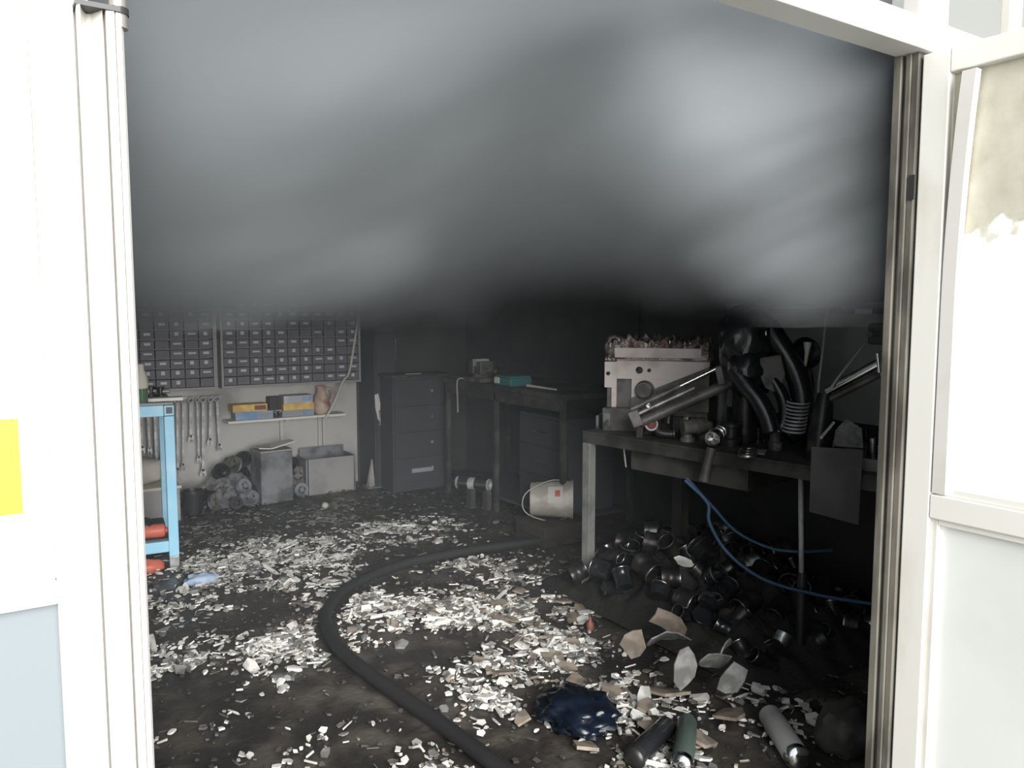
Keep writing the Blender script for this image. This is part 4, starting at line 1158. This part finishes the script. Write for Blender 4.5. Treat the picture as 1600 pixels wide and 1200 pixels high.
obj('body', MB().lathe([(.016, 0), (.018, .004), (.018, .035), (.008, .05), (.007, .066), (0, .066)], Ms, 14), 'rust_red', sb_, smooth=40)
obj('cap', MB().lathe([(.009, .066), (.009, .08), (0, .081)], Ms, 12), 'chrome', sb_, smooth=40)
tag(lump('foam_ball', (2.039, 5.787, 0.025), (.027, .027, .027), 'shard_white', None, .05, 2, 3, 1.0), 'single small white ball on the far floor', 'ball')
tag(lump('blue_rag', (0.874, 4.512, 0.030), (.08, .05, .035), 'carton_blue', None, .45, 3, 3, 5.0), 'pale blue crumpled rag among shards near the blue table', 'rag')

# ------------------------------------------------------------------ shards
ZON = [  # centre x, y, half axes, angle, weight: drifts of pale shards
    (1.35, 4.75, .55, .38, .3, 1.0), (0.85, 4.25, .42, .25, .2, .9), (1.55, 4.35, .45, .22, -.2, .9),
    (1.55, 3.60, .36, .30, .0, 1.0), (1.85, 3.35, .32, .22, .2, .9), (1.02, 3.45, .34, .24, .2, 1.0), (0.62, 3.60, .30, .18, .3, .9),
    (1.90, 2.80, .34, .24, -.3, 1.0), (1.62, 2.45, .26, .24, .2, .9), (2.25, 3.20, .28, .42, -.2, .55), (2.35, 3.85, .25, .30, 0, .45),
    (1.95, 2.25, .30, .20, -.2, .6), (2.15, 1.95, .30, .22, 0, .45), (1.50, 5.5, .75, .45, .1, .55), (2.1, 4.9, .5, .35, 0, .4),
    (0.85, 3.05, .16, .10, .5, .6), (.45, 2.85, .2, .2, 0, .35), (.85, 2.5, .25, .12, .2, .35), (1.15, 2.2, .25, .2, 0, .35), (1.75, 1.8, .4, .2, 0, .5)]
BARE = [(1.0, 4.02, .26, .22, .2), (1.08, 2.72, .40, .42, .2), (0.55, 3.15, .36, .22, .2), (1.95, 3.86, .40, .13, -.2), (1.60, 3.05, .18, .24, .2), (2.0, 4.35, .5, .16, -.2), (0.95, 3.75, .14, .14, 0), (1.45, 2.15, .16, .3, 0), (.5, 2.7, .3, .2, 0), (1.30, 3.08, .2, .16, 0), (2.45, 2.75, .22, .5, 0), (2.3, 2.35, .2, .3, 0)]
def dens(x, y):
    d = .045
    # ragged borders: sample position is jittered by turbulence before the zones are looked up
    wx = x + .16 * noise.noise(Vector((x * 4.1, y * 4.1, 1.1))) + .07 * noise.noise(Vector((x * 11, y * 11, 2.2)))
    wy = y + .16 * noise.noise(Vector((x * 4.1, y * 4.1, 5.1))) + .07 * noise.noise(Vector((x * 11, y * 11, 8.2)))
    for cx, cy, a, b, r, w in ZON:
        dx, dy = wx - cx, wy - cy
        u = (dx * math.cos(r) + dy * math.sin(r)) / a
        v = (-dx * math.sin(r) + dy * math.cos(r)) / b
        q = u * u + v * v
        d = max(d, w * math.exp(-q * 1.1))
    for cx, cy, a, b, r in BARE:
        dx, dy = wx - cx, wy - cy
        u = (dx * math.cos(r) + dy * math.sin(r)) / a
        v = (-dx * math.sin(r) + dy * math.cos(r)) / b
        q = u * u + v * v
        d *= 1 - .96 * math.exp(-q * q * .9)
    n = noise.noise(Vector((x * 3.2, y * 3.2, 7.7))) * .5 + .5
    n2 = noise.noise(Vector((x * 9.0, y * 9.0, 3.7))) * .5 + .5
    return d * min(1, max(.0, (n - .18) * 1.9)) * min(1, max(.08, (n2 - .25) * 2.4))

def outline(s, kind):
    if kind == 'splinter':
        L_ = s * random.uniform(1.1, 1.8)
        w = s * random.uniform(.12, .25)
        return [(-L_, -w), (L_ * .7, -w * random.uniform(.6, 1.2)), (L_, 0), (L_ * .6, w), (-L_ * .9, w * random.uniform(.5, 1.1))]
    n = random.choice((4, 5, 5, 6))
    a0 = random.uniform(0, 6.28)
    q = random.uniform(.45, 1.0)
    return [(math.cos(a0 + 2 * math.pi * k / n + random.uniform(-.35, .35)) * s * random.uniform(.55, 1.2), math.sin(a0 + 2 * math.pi * k / n) * s * q * random.uniform(.6, 1.1)) for k in range(n)]

random.seed(5)
kinds = {
    'white': ('shard', 'shard_white', 'pale plaster flake strewn flat over the dark workshop floor', 'pale flakes on the floor', 150, (.024, .05)),
    'grey': ('shard', 'shard_grey', 'grey flake of fallen render lying among the pale ones on the floor', 'grey flakes on the floor', 60, (.024, .05)),
    'tan': ('shard', 'shard_tan', 'tan tile fragment lying on the floor near the doorway', 'tan fragments on the floor', 45, (.03, .065)),
    'splinter': ('splinter', 'shard_white', 'long thin pale splinter lying on the debris-covered floor', 'splinters on the floor', 45, (.03, .055))}
hose_pts = [Vector((x, y, 0)) for x, y in hp]
def near_hose(x, y, r=.06):
    p = Vector((x, y, 0))
    for a, b in zip(hose_pts[:-1], hose_pts[1:]):
        ab = b - a
        t = max(0, min(1, (p - a).dot(ab) / ab.length_squared))
        if (a + ab * t - p).length < r:
            return True
    return False
def sample(xa, xb, ya, yb):
    while True:
        x, y = random.uniform(xa, xb), random.uniform(ya, yb)
        if random.random() < dens(x, y) and not near_hose(x, y):
            return x, y
lib = {}
for k, (nm, m, lab, grp, cnt, (s0, s1)) in kinds.items():
    lib[k] = []
    for i in range(14):
        s = random.uniform(s0, s1)
        lib[k].append((s, MB().prism(outline(s, k), random.uniform(.006, .014), Matrix.Identity(4)).mesh(nm, m)))
    for i in range(cnt):
        if k == 'tan':
            x, y = sample(1.2, 2.5, 1.5, 3.6)
        else:
            x, y = sample(.3, 2.5, 1.7, 5.0)
        s, me = random.choice(lib[k])
        o = link(bpy.data.objects.new(nm, me))
        tl = random.gauss(0, .22)
        o.location = (x, y, .012 + abs(math.sin(tl)) * s * .6)
        o.rotation_euler = (tl, random.gauss(0, .18), random.uniform(0, 6.28))
        tag(o, lab, 'shard' if k != 'splinter' else 'splinter', grp)
# broad tan tile pieces near the doorway
for (x, y, s, rz, tl, lab) in ((1.98, 2.12, .085, .3, .25, 'broad tan tile piece right of the blue bag'), (1.88, 1.98, .075, 1.2, .35, 'broad tan tile piece just before the blue bag'), (2.12, 2.16, .09, 2.2, .15, 'broad tan tile piece before the tall upright ceramic piece'), (1.98, 1.84, .08, .8, .3, 'broad tan tile piece beside the mirror-capped cylinder'), (2.20, 1.90, .085, 2.8, .2, 'broad tan tile piece left of the pale grey cylinder'), (1.62, 2.02, .06, 1.9, .2, 'broad tan tile piece left of the black cylinder')):
    o = obj('tile_piece', MB().prism(outline(s, 'x'), .012, Matrix.Identity(4)), 'shard_tan')
    o.location = (x, y, .016 + math.sin(tl) * s * .6)
    o.rotation_euler = (tl, .08, rz)
    tag(o, lab, 'tile piece')
# the fine debris, too many to count
for m, cnt, (s0, s1), label, rng in (('shard_white', 5200, (.006, .024), 'fine pale plaster crumbs scattered over the floor', (.2, 2.7, 1.6, 5.2)),
                               ('shard_grey', 3600, (.007, .026), 'fine grey ash flakes scattered over the floor', (.2, 3.0, 1.6, 6.4)),
                               ('shard_tan', 900, (.006, .022), 'fine brown crumbs scattered over the floor near the doorway', (1.0, 2.8, 1.5, 4.2)),
                               ('shard_dark', 3200, (.004, .017), 'black cinders scattered over the floor', (.0, 3.3, 1.4, 6.5))):
    mb = MB()
    for i in range(cnt):
        if m == 'shard_dark':
            x, y = random.uniform(rng[0], rng[1]), random.uniform(rng[2], rng[3])
        else:
            x, y = sample(*rng)
        s = random.uniform(s0, s1)
        tl = random.gauss(0, .35)
        M = Matrix.Translation((x, y, .004 + abs(math.sin(tl)) * s * .5 + random.uniform(0, .012))) @ Matrix.Rotation(random.uniform(0, 6.28), 4, 'Z') @ Matrix.Rotation(tl, 4, 'X')
        mb.prism(outline(s, 'splinter' if random.random() < .2 else 'x'), random.uniform(.003, .008), M)
    o = obj('crumbs', mb, m)
    o['kind'] = 'stuff'
    tag(o, label, 'debris')
bpy.context.view_layer.update()
